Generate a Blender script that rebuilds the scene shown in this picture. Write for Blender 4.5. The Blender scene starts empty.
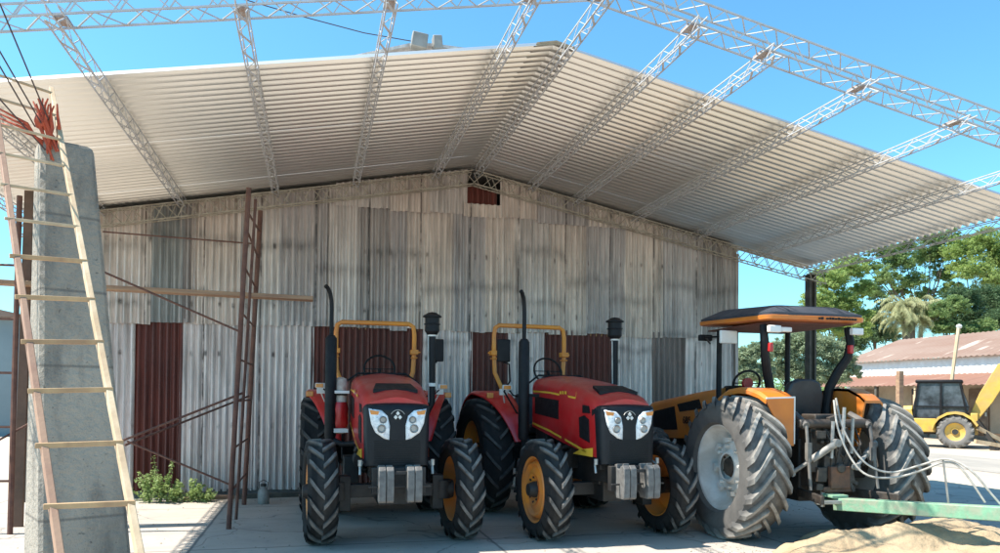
import bpy, bmesh, math, random
from mathutils import Vector, Matrix, noise as mn
R = math.radians
rnd = random.Random(7)
S = bpy.context.scene
COL = S.collection
# ------------------------------------------------------------------ camera
CAMH = 1.6
YAW, PITCH, ROLL = R(-13.9), R(91.0), R(0.5)
cam_d = bpy.data.cameras.new('camera'); cam = bpy.data.objects.new('camera', cam_d); COL.objects.link(cam)
cam.matrix_world = Matrix.Translation((0, 0, CAMH)) @ Matrix.Rotation(YAW, 4, 'Z') @ Matrix.Rotation(PITCH, 4, 'X') @ Matrix.Rotation(ROLL, 4, 'Z')
cam_d.sensor_width = 36; cam_d.lens = 27.0; cam_d.shift_y = 0.1055
cam_d.clip_start = 0.05; cam_d.clip_end = 2000
S.camera = cam
# ------------------------------------------------------------------ light
SUN = Vector((-0.68, 0.055, 1.0)).normalized()
W = bpy.data.worlds.new("World"); S.world = W; W.use_nodes = True
nt = W.node_tree; bg = nt.nodes['Background']
sky = nt.nodes.new('ShaderNodeTexSky'); sky.sky_type = 'NISHITA'; sky.sun_disc = False
sky.sun_elevation = math.asin(SUN.z); sky.sun_rotation = math.atan2(SUN.x, SUN.y)
sky.air_density = 1.0; sky.dust_density = 0.6; sky.ozone_density = 1.0
hs = nt.nodes.new('ShaderNodeHueSaturation'); hs.inputs['Hue'].default_value = 0.5; hs.inputs['Saturation'].default_value = 1.0
hs.inputs['Value'].default_value = 1.0
tint = nt.nodes.new('ShaderNodeMix'); tint.data_type = 'RGBA'; tint.blend_type = 'MULTIPLY'; tint.inputs[0].default_value = 1; tint.inputs[7].default_value = (.53, 1.0, 1.12, 1)
nt.links.new(sky.outputs[0], hs.inputs['Color']); nt.links.new(hs.outputs[0], tint.inputs[6]); nt.links.new(tint.outputs[2], bg.inputs['Color'])
bg.inputs['Strength'].default_value = 0.125
sl = bpy.data.lights.new('sun', 'SUN'); sl.energy = 4.7; sl.angle = R(0.5); sl.color = (1.0, 0.94, 0.85)
so = bpy.data.objects.new('sun', sl); COL.objects.link(so); so.rotation_euler = SUN.to_track_quat('Z', 'Y').to_euler(); so.location = (-20, 0, 30)
S.view_settings.view_transform = 'Standard'; S.view_settings.look = 'None'; S.view_settings.gamma = 1
S.view_settings.use_curve_mapping = False
S.view_settings.exposure = 1.1
# ------------------------------------------------------------------ helpers
CY, SY = math.cos(R(13.9)), math.sin(R(13.9))
def P(px, py, t):
    """photograph pixel (1000 wide) at t metres ahead of the camera -> place in the world"""
    u = (px - 500) / 750.0; hz = 395 + (px - 500) * 0.0087
    return Vector(((CY * u + SY) * t, (-SY * u + CY) * t, CAMH + (hz - py) / 750.0 * t))
def PY(px, py, Y):
    u = (px - 500) / 750.0
    return P(px, py, Y / (CY - SY * u))
def lerp(a, b, t): return a + (b - a) * t

class MB:
    def __init__(s): s.v = []; s.f = []
    def add(s, vs, fs):
        o = len(s.v); s.v += [tuple(v) for v in vs]; s.f += [tuple(i + o for i in f) for f in fs]; return s
    def box(s, c, d, M=None):
        c = Vector(c); h = Vector(d) / 2
        vs = [Vector((x * h.x, y * h.y, z * h.z)) for x in (-1, 1) for y in (-1, 1) for z in (-1, 1)]
        if M is not None: vs = [M @ v for v in vs]
        return s.add([v + c for v in vs], [(0, 1, 3, 2), (4, 6, 7, 5), (0, 4, 5, 1), (2, 3, 7, 6), (0, 2, 6, 4), (1, 5, 7, 3)])
    def bx(s, x0, x1, y0, y1, z0, z1): return s.box(((x0 + x1) / 2, (y0 + y1) / 2, (z0 + z1) / 2), (x1 - x0, y1 - y0, z1 - z0))
    def bar(s, p, q, w, h=None, up=(0, 0, 1)):
        p = Vector(p); q = Vector(q); h = h or w; d = q - p; L = d.length
        if L < 1e-6: return s
        d /= L; up = Vector(up)
        if abs(d.dot(up)) > .98: up = Vector((0, 1, 0))
        a = d.cross(up).normalized(); b = a.cross(d)
        M = Matrix((a, d, b)).transposed()
        return s.box((p + q) / 2, (w, L, h), M)
    def tube(s, pts, r, n=8):
        pts = [Vector(p) for p in pts]; m = len(pts)
        rs = r if isinstance(r, (list, tuple)) else [r] * m
        vs = []; prev = None
        for i, p in enumerate(pts):
            t = (pts[min(i + 1, m - 1)] - pts[max(i - 1, 0)]).normalized()
            if prev is None:
                a = t.cross(Vector((0, 0, 1)) if abs(t.z) < .9 else Vector((1, 0, 0))).normalized()
            else:
                a = (prev - t * prev.dot(t)).normalized()
            prev = a; b = t.cross(a)
            for k in range(n):
                g = 2 * math.pi * k / n
                vs.append(p + (a * math.cos(g) + b * math.sin(g)) * rs[i])
        fs = [(i * n + k, i * n + (k + 1) % n, (i + 1) * n + (k + 1) % n, (i + 1) * n + k) for i in range(m - 1) for k in range(n)]
        fs += [tuple(range(n - 1, -1, -1)), tuple((m - 1) * n + k for k in range(n))]
        return s.add(vs, fs)
    def lathe(s, prof, n=32, c=(0, 0, 0), axis='X', a0=0, a1=2 * math.pi):
        """prof: (axial, radius)"""
        full = abs(a1 - a0 - 2 * math.pi) < 1e-6; m = n if full else n + 1
        c = Vector(c); vs = []
        for i in range(m):
            g = a0 + (a1 - a0) * i / n
            for (ax, r) in prof:
                if axis == 'X': v = Vector((ax, r * math.cos(g), r * math.sin(g)))
                elif axis == 'Y': v = Vector((r * math.cos(g), ax, r * math.sin(g)))
                else: v = Vector((r * math.cos(g), r * math.sin(g), ax))
                vs.append(v + c)
        k = len(prof); fs = []
        for i in range(n):
            j = (i + 1) % m
            for q in range(k - 1): fs.append((i * k + q, i * k + q + 1, j * k + q + 1, j * k + q))
        return s.add(vs, fs)
    def cyl(s, c, r, h, axis='Z', n=20):
        return s.lathe([(-h / 2, 0.0001), (-h / 2, r), (h / 2, r), (h / 2, 0.0001)], n, c, axis)
    def prism(s, poly, axis, a, b):
        def mk(p, t):
            if axis == 'X': return (t, p[0], p[1])
            if axis == 'Y': return (p[0], t, p[1])
            return (p[0], p[1], t)
        n = len(poly)
        vs = [mk(p, a) for p in poly] + [mk(p, b) for p in poly]
        fs = [tuple(range(n - 1, -1, -1)), tuple(range(n, 2 * n))] + [(i, (i + 1) % n, n + (i + 1) % n, n + i) for i in range(n)]
        return s.add(vs, fs)
    def loft(s, secs, cap=True, closed=True):
        n = len(secs[0]); vs = [v for sc in secs for v in sc]; fs = []
        for i in range(len(secs) - 1):
            for k in range(n if closed else n - 1):
                fs.append((i * n + k, i * n + (k + 1) % n, (i + 1) * n + (k + 1) % n, (i + 1) * n + k))
        if cap and closed: fs += [tuple(range(n - 1, -1, -1)), tuple((len(secs) - 1) * n + k for k in range(n))]
        return s.add(vs, fs)
    def build(s, name, mat, parent=None, bevel=0, smooth=True, ang=35, fixn=True, solid=0):
        me = bpy.data.meshes.new(name)
        me.from_pydata(s.v, [], s.f); me.update()
        if fixn or smooth:
            bm = bmesh.new(); bm.from_mesh(me)
            if fixn: bmesh.ops.recalc_face_normals(bm, faces=bm.faces)
            if smooth:
                for f in bm.faces: f.smooth = True
                ca = R(ang)
                for e in bm.edges:
                    e.smooth = len(e.link_faces) == 2 and e.calc_face_angle(0) < ca
            bm.to_mesh(me); bm.free()
        me.materials.append(mat)
        o = bpy.data.objects.new(name, me); COL.objects.link(o)
        if parent: o.parent = parent
        if solid:
            m = o.modifiers.new('s', 'SOLIDIFY'); m.thickness = solid; m.offset = 0
        if bevel:
            m = o.modifiers.new('b', 'BEVEL'); m.width = bevel; m.segments = 2; m.limit_method = 'ANGLE'; m.angle_limit = R(40)
        return o
def tag(o, label=None, cat=None, group=None, kind=None):
    if label: o['label'] = label
    if cat: o['category'] = cat
    if group: o['group'] = group
    if kind: o['kind'] = kind
    return o
def thing(name, label, cat, loc=(0, 0, 0), rz=0, group=None):
    o = bpy.data.objects.new(name, None); COL.objects.link(o); o.location = loc; o.rotation_euler = (0, 0, rz)
    o.empty_display_size = .1
    return tag(o, label, cat, group)
def copy_tree(o, parent=None):
    c = o.copy(); COL.objects.link(c); c.parent = parent
    for ch in list(o.children): copy_tree(ch, c)
    return c
# ------------------------------------------------------------------ materials
MATS = {}
class N:
    def __init__(s, name):
        s.m = bpy.data.materials.new(name); s.m.use_nodes = True; s.t = s.m.node_tree
        s.b = s.t.nodes['Principled BSDF']; s.tc = s.t.nodes.new('ShaderNodeTexCoord')
    def n(s, typ, **k):
        x = s.t.nodes.new(typ)
        for a, b in k.items(): setattr(x, a, b)
        return x
    def l(s, a, b): s.t.links.new(a, b)
    def vec(s, sc=(1, 1, 1)):
        mp = s.n('ShaderNodeMapping'); mp.inputs['Scale'].default_value = sc; s.l(s.tc.outputs['Object'], mp.inputs['Vector']); return mp.outputs[0]
    def noise(s, scale, sc=(1, 1, 1), det=6, rough=.6, dist=0):
        x = s.n('ShaderNodeTexNoise'); x.inputs['Scale'].default_value = scale; x.inputs['Detail'].default_value = det
        x.inputs['Roughness'].default_value = rough; x.inputs['Distortion'].default_value = dist
        s.l(s.vec(sc), x.inputs['Vector']); return x.outputs['Fac']
    def ramp(s, fac, a=.35, b=.65, va=0., vb=1.):
        x = s.n('ShaderNodeMapRange'); x.inputs[1].default_value = a; x.inputs[2].default_value = b; x.inputs[3].default_value = va; x.inputs[4].default_value = vb
        x.clamp = True; s.l(fac, x.inputs[0]); return x.outputs[0]
    def mix(s, fac, c1, c2, mode='MIX'):
        x = s.n('ShaderNodeMix'); x.data_type = 'RGBA'; x.blend_type = mode
        def put(v, sock):
            if isinstance(v, (tuple, list)): sock.default_value = (*v[:3], 1)
            elif isinstance(v, (int, float)): sock.default_value = v
            else: s.l(v, sock)
        put(fac, x.inputs[0]); put(c1, x.inputs[6]); put(c2, x.inputs[7]); return x.outputs[2]
    def math(s, op, a, b=0.):
        x = s.n('ShaderNodeMath', operation=op)
        for i, v in enumerate((a, b)):
            if isinstance(v, (int, float)): x.inputs[i].default_value = v
            else: s.l(v, x.inputs[i])
        return x.outputs[0]
    def xyz(s, src=None):
        x = s.n('ShaderNodeSeparateXYZ'); s.l(src or s.tc.outputs['Object'], x.inputs[0]); return x.outputs
    def bump(s, h, strength=.3, dist=.01):
        x = s.n('ShaderNodeBump'); x.inputs['Strength'].default_value = strength; x.inputs['Distance'].default_value = dist
        s.l(h, x.inputs['Height']); s.l(x.outputs[0], s.b.inputs['Normal'])
    def col(s, c):
        if isinstance(c, (tuple, list)): s.b.inputs['Base Color'].default_value = (*c, 1)
        else: s.l(c, s.b.inputs['Base Color'])
    def rough(s, v):
        if isinstance(v, (int, float)): s.b.inputs['Roughness'].default_value = v
        else: s.l(v, s.b.inputs['Roughness'])
def pm(name, c1, c2=None, scale=4, sc=(1, 1, 1), rough=.55, metal=0, bump=0, bscale=30, spec=None, a=.35, b=.65, dust=None, dsc=3, coat=0):
    if name in MATS: return MATS[name]
    k = N(name); c2 = c2 or tuple(x * .75 for x in c1)
    c = k.mix(k.ramp(k.noise(scale, sc), a, b), c1, c2)
    if dust: c = k.mix(k.ramp(k.noise(dsc, dist=.5), .4, .75, 0, dust[3]), c, dust[:3])
    k.col(c); k.b.inputs['Metallic'].default_value = metal
    k.l(k.ramp(k.noise(scale * 3), .2, .8, max(rough - .1, .03), min(rough + .12, 1)), k.b.inputs['Roughness'])
    if bump: k.bump(k.noise(bscale), bump, .01)
    if spec is not None: k.b.inputs['Specular IOR Level'].default_value = spec
    if coat: k.b.inputs['Coat Weight'].default_value = coat; k.b.inputs['Coat Roughness'].default_value = .15
    MATS[name] = k.m; return k.m
def sheet_mat(name, c1, c2, streak, rust=.15, band=True, rustc=(.16, .075, .045), metal=.0, rough=.5):
    k = N(name); c1, c2, streak = [(q[0] * 1.02, q[1] * .965, q[2] * .985) for q in (c1, c2, streak)]
    c = k.mix(k.ramp(k.noise(1.3, (1, 1, .5)), .35, .7), c1, c2)
    st = k.ramp(k.noise(5, (1.6, 1.6, .12), det=8, rough=.7), .47, .72)
    c = k.mix(k.math('MULTIPLY', st, .6), c, streak)
    fine = k.ramp(k.noise(22, (1, 1, .06), det=4), .3, .72, .74, 1.2)
    c = k.mix(1.0, c, fine, 'MULTIPLY')
    if band:
        z = k.xyz()[2]
        cell = k.math('FLOOR', k.math('DIVIDE', k.xyz()[0], .83))
        wn = k.n('ShaderNodeTexWhiteNoise', noise_dimensions='1D'); k.l(cell, wn.inputs['W'])
        zz = k.math('ADD', k.math('ADD', z, k.ramp(k.noise(2.5, (1, 1, .01)), 0, 1, -.2, .2)), k.ramp(wn.outputs['Value'], 0, 1, -.42, .42))
        edge = k.math('PINGPONG', k.math('ADD', k.xyz()[0], k.ramp(k.noise(1.5), 0, 1, -.02, .02)), .415)
        c = k.mix(k.math('MULTIPLY', k.ramp(edge, .006, .022, .85, 0), k.ramp(k.noise(3), .35, .55)), c, tuple(x * .35 for x in streak))
        nx = k.math('PINGPONG', k.math('ADD', k.xyz()[0], .03), .1); nail = k.math('LESS_THAN', nx, .022)
        for zr_ in (3.9, 2.95, 2.2, 1.1):
            dz_ = k.math('SUBTRACT', z, zr_); w1 = k.math('MULTIPLY', k.ramp(k.math('ABSOLUTE', dz_), .02, .06, 1, 0), nail)
            c = k.mix(k.math('MULTIPLY', w1, k.ramp(k.noise(4), .45, .62, 0, .75)), c, (.05, .035, .03))
        for z0, wd, am in ((3.62, .13, .42), (2.75, .10, .45)):
            g = k.math('ABSOLUTE', k.math('SUBTRACT', zz, z0))
            g = k.ramp(g, 0, wd, am, 0)
            g = k.math('MULTIPLY', g, k.ramp(k.noise(9, (1, 1, .3)), .3, .6))
            c = k.mix(g, c, tuple(x * .45 for x in streak))
    r = k.math('MULTIPLY', k.ramp(k.noise(3.5, (1, 1, .4), det=10, rough=.75), .56, .75), rust)
    c = k.mix(r, c, rustc)
    k.col(c); k.b.inputs['Metallic'].default_value = metal if not band else .4
    k.l(k.ramp(k.noise(12), .2, .8, rough - .12, rough + .15), k.b.inputs['Roughness'])
    k.bump(k.noise(60, det=3), .12, .004)
    return k.m
def rubber(name, R0, dark=(.022, .022, .023), dusty=(.16, .15, .14), am=.75, lo=.07, side=0.15):
    k = N(name); o = k.xyz()
    r = k.math('SQRT', k.math('ADD', k.math('MULTIPLY', o[1], o[1]), k.math('MULTIPLY', o[2], o[2])))
    f = k.ramp(r, R0 - lo, R0 - .008, 0, am)
    f = k.math('MULTIPLY', f, k.ramp(k.noise(9), .3, .65, .35, 1))
    f = k.math('MAXIMUM', f, k.ramp(k.noise(5, dist=.6), .3, .7, side * .4, side))
    k.col(k.mix(f, dark, dusty)); k.rough(.85); k.b.inputs['Specular IOR Level'].default_value = .2
    k.bump(k.noise(45), .25, .006); return k.m
def leafmat(name, c1, c2, trans=.45, scale=1.2):
    k = N(name)
    c = k.mix(k.ramp(k.noise(scale, det=3), .35, .65), c1, c2)
    c = k.mix(k.ramp(k.noise(scale * 12, det=2), .3, .7, 0, .5), c, tuple(min(1, x * 1.7) for x in c1))
    k.col(c); k.rough(.55); k.b.inputs['Specular IOR Level'].default_value = .3
    tr = k.n('ShaderNodeBsdfTranslucent'); k.l(c, tr.inputs['Color'])
    mx = k.n('ShaderNodeMixShader'); mx.inputs[0].default_value = trans
    k.l(k.b.outputs[0], mx.inputs[1]); k.l(tr.outputs[0], mx.inputs[2])
    k.l(mx.outputs[0], k.t.nodes['Material Output'].inputs['Surface']); return k.m

M_red = pm('red_paint', (.56, .010, .013), (.45, .008, .010), 2, rough=.33, dust=(.38, .18, .14, .16), dsc=7, coat=.25, bump=.04)
M_orange = pm('orange_paint', (.66, .20, .022), (.55, .15, .018), 2, rough=.45, dust=(.4, .25, .15, .3))
M_bar = pm('roll_bar_paint', (.80, .30, .03), (.68, .22, .025), 3, rough=.45, dust=(.4, .3, .2, .25))
M_rimo = pm('wheel_rim_paint', (.78, .27, .03), (.66, .2, .025), 3, rough=.5, dust=(.25, .2, .15, .5))
M_black = pm('black_plastic', (.007, .007, .008), (.012, .012, .014), 8, rough=.55, bump=.1, spec=.25)
M_dark = pm('dark_machinery', (.012, .012, .013), (.025, .022, .02), 6, rough=.6, dust=(.09, .08, .065, .3), bump=.2)
M_grease = pm('greasy_iron', (.025, .022, .02), (.06, .042, .03), 9, rough=.6, bump=.3, dust=(.16, .13, .1, .4), dsc=8)
M_steel = pm('bare_steel', (.45, .44, .42), (.3, .28, .26), 9, rough=.42, metal=.6)
M_weight = pm('cast_weight', (.17, .165, .155), (.10, .095, .09), 14, rough=.6, bump=.3)
M_white = pm('white_paint', (.78, .78, .75), (.68, .67, .63), 4, rough=.5, dust=(.5, .45, .38, .4))
M_galvbar = pm('galvanised_bar', (.50, .50, .51), (.42, .41, .40), 6, rough=.5, metal=.0)
M_rimw = pm('pale_rim_paint', (.72, .71, .68), (.56, .54, .50), 3, rough=.6, dust=(.35, .3, .24, .6))
M_rust = pm('rusty_steel', (.085, .035, .026), (.15, .065, .042), 9, rough=.8, bump=.3, dust=(.22, .14, .11, .25))
M_wood = pm('raw_timber', (.56, .36, .18), (.36, .21, .11), 5, (1, 1, .15), rough=.75, bump=.25)
M_woodx = pm('raw_board', (.38, .24, .14), (.24, .14, .09), 5, (.2, 2, 3), rough=.75, bump=.25)
M_woodr = pm('reddish_timber', (.36, .22, .14), (.27, .15, .10), 5, (1, 1, .15), rough=.75, bump=.25)
M_woodp = pm('pale_timber', (.60, .46, .30), (.42, .29, .17), 5, (1, 1, .15), rough=.75, bump=.25)
M_seat = pm('black_vinyl', (.02, .02, .022), (.035, .035, .037), 7, rough=.45, bump=.1)
M_cyel = pm('yellow_machine_paint', (.66, .42, .07), (.52, .32, .06), 3, rough=.5, dust=(.4, .32, .22, .5))
M_green = pm('green_paint', (.20, .40, .25), (.13, .29, .18), 9, rough=.6, dust=(.36, .30, .23, .9), dsc=9, bump=.3)
M_hose = pm('pale_hose', (.46, .43, .38), (.28, .26, .23), 14, rough=.6)
M_stripe = pm('yellow_decal', (.85, .5, .05), (.8, .45, .04), 5, rough=.4)
M_lens = pm('headlight_lens', (.84, .84, .83), (.50, .53, .57), 16, rough=.12, a=.46, b=.62)
M_redl = pm('red_lens', (.5, .03, .03), None, rough=.25)
M_amber = pm('amber_lens', (.75, .28, .06), None, rough=.25)
M_ropes = pm('orange_red_strap', (.50, .09, .035), (.28, .05, .03), 25, rough=.8)
M_cable = pm('dark_cable', (.07, .05, .05), None, rough=.7)
M_cream = pm('cream_plastic', (.62, .55, .45), (.42, .25, .2), 9, rough=.6)
M_glass = pm('dark_glass', (.03, .035, .04), (.10, .12, .14), 3, rough=.08)
M_crane = pm('grey_tank', (.3, .29, .27), (.2, .19, .17), 6, rough=.6, bump=.1)

# ------------------------------------------------------------------ ground
def ground_mat():
    k = N('pale_dirt')
    c = k.mix(k.ramp(k.noise(.25, det=8), .35, .65), (.52, .43, .33), (.43, .36, .28))
    c = k.mix(k.ramp(k.noise(3, det=8), .45, .7, 0, .5), c, (.36, .31, .25))
    k.col(c); k.rough(.95); k.bump(k.noise(6, det=10), .5, .04); return k.m
g = MB(); g.add([(-600, -600, 0), (900, -600, 0), (900, 900, 0), (-600, 900, 0)], [(0, 1, 2, 3)])
tag(g.build('ground', ground_mat(), smooth=False), kind='structure')
def conc_mat():
    k = N('concrete_slab')
    c = k.mix(k.ramp(k.noise(.8, det=8), .3, .7), (.48, .415, .35), (.385, .335, .285))
    c = k.mix(k.ramp(k.noise(2.2, det=9, rough=.7, dist=.6), .52, .72, 0, .55), c, (.27, .25, .23))
    c = k.mix(k.ramp(k.noise(14, det=4), .62, .72, 0, .45), c, (.16, .15, .14)); c = k.mix(k.ramp(k.noise(1.1, (1, 1, 1), det=3, dist=.8), .66, .74, 0, .8), c, (.07, .065, .06)); c = k.mix(k.ramp(k.noise(1.7, (.25, 1.6, 1), det=7), .5, .72, 0, .5), c, (.30, .26, .21))
    o = k.xyz()
    for i, per, off in ((0, 3.1, 1.2), (1, 2.9, .6)):
        w = k.math('ADD', o[i], k.ramp(k.noise(3, (1, 1, 1)), 0, 1, -.012, .012))
        mo = k.math('PINGPONG', k.math('ADD', w, off), per / 2)
        c = k.mix(k.ramp(mo, .008, .022, .75, 0), c, (.10, .095, .09))
    v = k.n('ShaderNodeTexVoronoi', feature='DISTANCE_TO_EDGE'); v.inputs['Scale'].default_value = .45
    ad = k.n('ShaderNodeVectorMath', operation='ADD'); nz = k.n('ShaderNodeTexNoise'); nz.inputs['Scale'].default_value = 1.6
    k.l(k.tc.outputs['Object'], nz.inputs['Vector']); k.l(k.tc.outputs['Object'], ad.inputs[0]); k.l(nz.outputs['Color'], ad.inputs[1]); k.l(ad.outputs[0], v.inputs['Vector'])
    c = k.mix(k.ramp(v.outputs['Distance'], .002, .010, .6, 0), c, (.13, .12, .11))
    k.col(c); k.rough(.88); k.bump(k.noise(25, det=8), .25, .01); return k.m
M_conc = conc_mat()
g = MB(); g.bx(-9, 11.5, -6, 13.0, -.1, .012)
tag(g.build('concrete_apron', M_conc, smooth=False), kind='structure')
def road_mat():
    k = N('dusty_road'); c = k.mix(k.ramp(k.noise(1.5, (1, .3, 1), det=8), .35, .65), (.36, .32, .27), (.27, .245, .21))
    k.col(c); k.rough(.95); k.bump(k.noise(12, det=8), .3, .02); return k.m
g = MB(); g.add([(14.2, -40, .006), (17.6, -40, .006), (17.9, 60, .006), (14.6, 60, .006)], [(0, 1, 2, 3)])
tag(g.build('road', road_mat(), smooth=False), kind='structure')

# ------------------------------------------------------------------ shed and canopy frame
XR = 2.5; ZR = 5.41
def zs(x): return ZR - (.187 * (XR - x) if x < XR else .203 * (x - XR))
WY = 12.2
SH = [sheet_mat('sheet_beige', (.72, .645, .555), (.60, .53, .455), (.20, .17, .15)),
      sheet_mat('sheet_grey', (.54, .505, .47), (.44, .41, .385), (.14, .13, .12)),
      sheet_mat('sheet_green_grey', (.34, .345, .315), (.27, .275, .255), (.14, .14, .13)),
      sheet_mat('sheet_dark', (.36, .33, .30), (.43, .395, .36), (.11, .10, .09)),
      sheet_mat('sheet_pale', (.66, .62, .56), (.54, .50, .45), (.24, .21, .19), rust=.08),
      sheet_mat('sheet_bluish', (.72, .67, .62), (.60, .555, .515), (.17, .15, .14), rust=.25),
      sheet_mat('sheet_rust_red', (.135, .034, .022), (.085, .022, .016), (.03, .012, .010), rust=.3, band=False, rustc=(.13, .05, .03)),
      sheet_mat('sheet_brown', (.17, .125, .10), (.24, .21, .19), (.08, .06, .05), rust=.8, band=False)]
def corr_wall(mb, x0, x1, zb, zt, y, pitch=.1, amp=.021, ph=0.):
    """zb, zt: functions of x"""
    n = max(4, int((x1 - x0) / pitch * 8)); vs = []; fs = []; nz = 9; sd = rnd.uniform(0, 99)
    for i in range(n + 1):
        x = x0 + (x1 - x0) * i / n; a = amp * math.cos(2 * math.pi * (x + ph) / pitch); ck = .012 * mn.noise(Vector((x * 5, sd, 0))) 
        for q in range(nz + 1):
            f = q / nz; z = lerp(zb(x) + ck, zt(x), f)
            vs.append((x, y - a * (1 + .25 * mn.noise(Vector((x * 2, z * 2, sd)))) - .014 * mn.noise(Vector((x * 1.6, z * 1.1, sd))) - .004 * mn.noise(Vector((x * 7, z * 5, sd))), z))
    m = nz + 1
    for i in range(n):
        for q in range(nz): fs.append((i * m + q, (i + 1) * m + q, (i + 1) * m + q + 1, i * m + q + 1))
    return mb.add(vs, fs)
def wx(px): u = (px - 500) / 750; return WY * (CY * u + SY) / (CY - SY * u)
shed = thing('corrugated_shed', 'large shed walled with patched, streaked corrugated metal sheets behind the tractors', 'shed', (0, 0, 0))
ZM = 2.70
c_ = lambda z: (lambda x: z)
WL, WRT = -3.6, 7.44
low = [(-3.6, wx(103), 5), (wx(103), wx(131), 5), (wx(131), wx(179), 6), (wx(179), wx(250), 5), (wx(250), wx(311), 5), (wx(311), wx(370), 6), (wx(370), wx(421), 6),
       (wx(421), wx(470), 5), (wx(470), wx(508), 6), (wx(508), wx(542), 5), (wx(542), wx(611), 6), (wx(611), wx(652), 5), (wx(652), wx(686), 7), (wx(686), WRT, 5)]
for i, (a, b, m) in enumerate(low):
    zt = ZM + rnd.uniform(.0, .05); zb = rnd.uniform(.03, .10)
    o = corr_wall(MB(), a, b + (.04 if i < len(low) - 1 else 0), c_(zb), c_(zt), WY + .03 + (.004 if i % 2 else 0) + (.02 if m == 6 else 0), ph=rnd.random()).build(
        'door_panel' if m in (6,) else 'wall_sheet', SH[m], shed, fixn=False)
    if m == 6: o['label'] = 'dark rust red corrugated panel'
up = [(-3.6, wx(146), 0), (wx(146), wx(178), 2), (wx(178), wx(190), 3), (wx(190), wx(236), 0), (wx(236), wx(278), 4), (wx(278), wx(323), 1), (wx(323), wx(356), 4), (wx(356), wx(389), 3),
      (wx(389), wx(404), 1), (wx(404), wx(450), 0), (wx(450), wx(483), 1), (wx(483), wx(515), 0), (wx(515), wx(548), 4), (wx(548), wx(585), 0), (wx(585), wx(622), 1), (wx(622), wx(660), 0), (wx(660), wx(700), 1), (wx(700), WRT, 3)]
ZT = 4.62
for i, (a, b, m) in enumerate(up):
    zb = ZM - .05 + rnd.uniform(-.03, .03)
    def top(x, z=ZT): return zs(x) - .07 if (x < .34 or x > 5.5) else min(zs(x) - .07, z + .02)
    corr_wall(MB(), a, b + (.04 if i < len(up) - 1 else 0), c_(zb), top, WY + (.005 if i % 2 else 0), ph=rnd.random()).build('wall_sheet', SH[m], shed, fixn=False)
gab = [(.3, wx(388), 4), (wx(388), wx(426), 0), (wx(426), wx(463), 4), (wx(498), wx(535), 0), (wx(535), wx(585), 1), (wx(585), 5.6, 0)]
for i, (a, b, m) in enumerate(gab):
    zb = ZT - .07 + rnd.uniform(-.03, .05)
    corr_wall(MB(), a, b + .03, c_(zb), lambda x: zs(x) - .05, WY - .035 - (.006 if i % 2 else 0), ph=rnd.random()).build('wall_sheet', SH[m], shed, fixn=False)
corr_wall(MB(), wx(463) - .02, wx(500), c_(ZT - .06), c_(4.78), WY - .035).build('wall_sheet', SH[0], shed, fixn=False)
corr_wall(MB(), wx(464), wx(495), c_(4.78), lambda x: zs(x) - .32, WY - .01, pitch=.09).build('gable_vent', SH[6], shed, fixn=False)['label'] = 'small rust red panel under the gable peak'
# timber rail, base and side walls
MB().bx(WL, WRT, WY + .07, WY + .14, ZM - .06, ZM + .04).build('rail', M_wood, shed)
MB().bx(WL, WRT, WY + .045, WY + .2, 0, .12).build('base_kerb', pm('old_concrete', (.22, .2, .18), (.12, .11, .1), 6, rough=.9, bump=.4), shed)
for X in (WL, WRT):
    mb = MB(); n = 1300; vs = []; fs = []
    for i in range(n + 1):
        y = WY + .02 + 14 * i / n; xx = X + .013 * math.cos(2 * math.pi * y / .1); vs += [(xx, y, 0), (xx, y, zs(X) - .07)]
    for i in range(n): fs.append((2 * i, 2 * i + 2, 2 * i + 3, 2 * i + 1))
    mb.add(vs, fs).build('side_wall', SH[1], shed, fixn=False)
MB().add([(WL, 26.2, 0), (WRT, 26.2, 0), (WRT, 26.2, zs(WRT) - .1), (XR, 26.2, ZR - .1), (WL, 26.2, zs(WL) - .1)], [(0, 1, 2, 3, 4)]).build('back_wall', SH[1], shed, smooth=False)
MB().bx(WRT - .03, WRT + .025, WY - .03, WY + .12, 0, zs(WRT) - .2).build('corner_trim', SH[3], shed)
M_roofold = sheet_mat('old_roof', (.40, .38, .35), (.3, .28, .26), (.2, .15, .12), band=False)
MB().add([(WL - .3, WY + .25, zs(WL - .3) + .012), (XR, WY + .25, ZR + .012), (XR, 26.4, ZR + .012), (WL - .3, 26.4, zs(WL - .3) + .012), (WRT + .3, WY + .25, zs(WRT + .3) + .012), (WRT + .3, 26.4, zs(WRT + .3) + .012)],
         [(0, 1, 2, 3), (1, 4, 5, 2)]).build('roof', M_roofold, shed, smooth=False)

# canopy
can = thing('lattice_canopy', 'new gabled canopy of ribbed metal sheeting on lattice joists over the tractors', 'canopy', (0, 0, 0))
def canopy_mat():
    k = N('new_ribbed_sheet')
    c = k.mix(k.ramp(k.noise(.6, (1, .6, 1), det=5), .35, .65), (.80, .765, .70), (.72, .69, .63))
    k.col(c); k.b.inputs['Metallic'].default_value = .85; k.rough(.34); return k.m
M_can = canopy_mat()
YF, YB = 7.7, WY + .35
EL, ER = -4.1, 9.08
def roof_sheet(x0, x1, y0, y1, dz, pitch=(YB - YF) / 35, dep=.062):
    # trapezoid ribs running down the slope
    prof = [(q / 10, .5 - .5 * math.cos(2 * math.pi * q / 10)) for q in range(11)]
    pts = []; k = 0
    while y0 + k * pitch < y1 - 1e-6:
        for a, b in prof[:-1]: pts.append((y0 + (k + a) * pitch, b * dep + dz))
        k += 1
    pts.append((y0 + k * pitch, dz)); vs = []; fs = []
    for y, z in pts: vs += [(x0, y, zs(x0) + z), (x1, y, zs(x1) + z)]
    for i in range(len(pts) - 1): fs.append((2 * i, 2 * i + 2, 2 * i + 3, 2 * i + 1))
    return MB().add(vs, fs)
ny = 5
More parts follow.
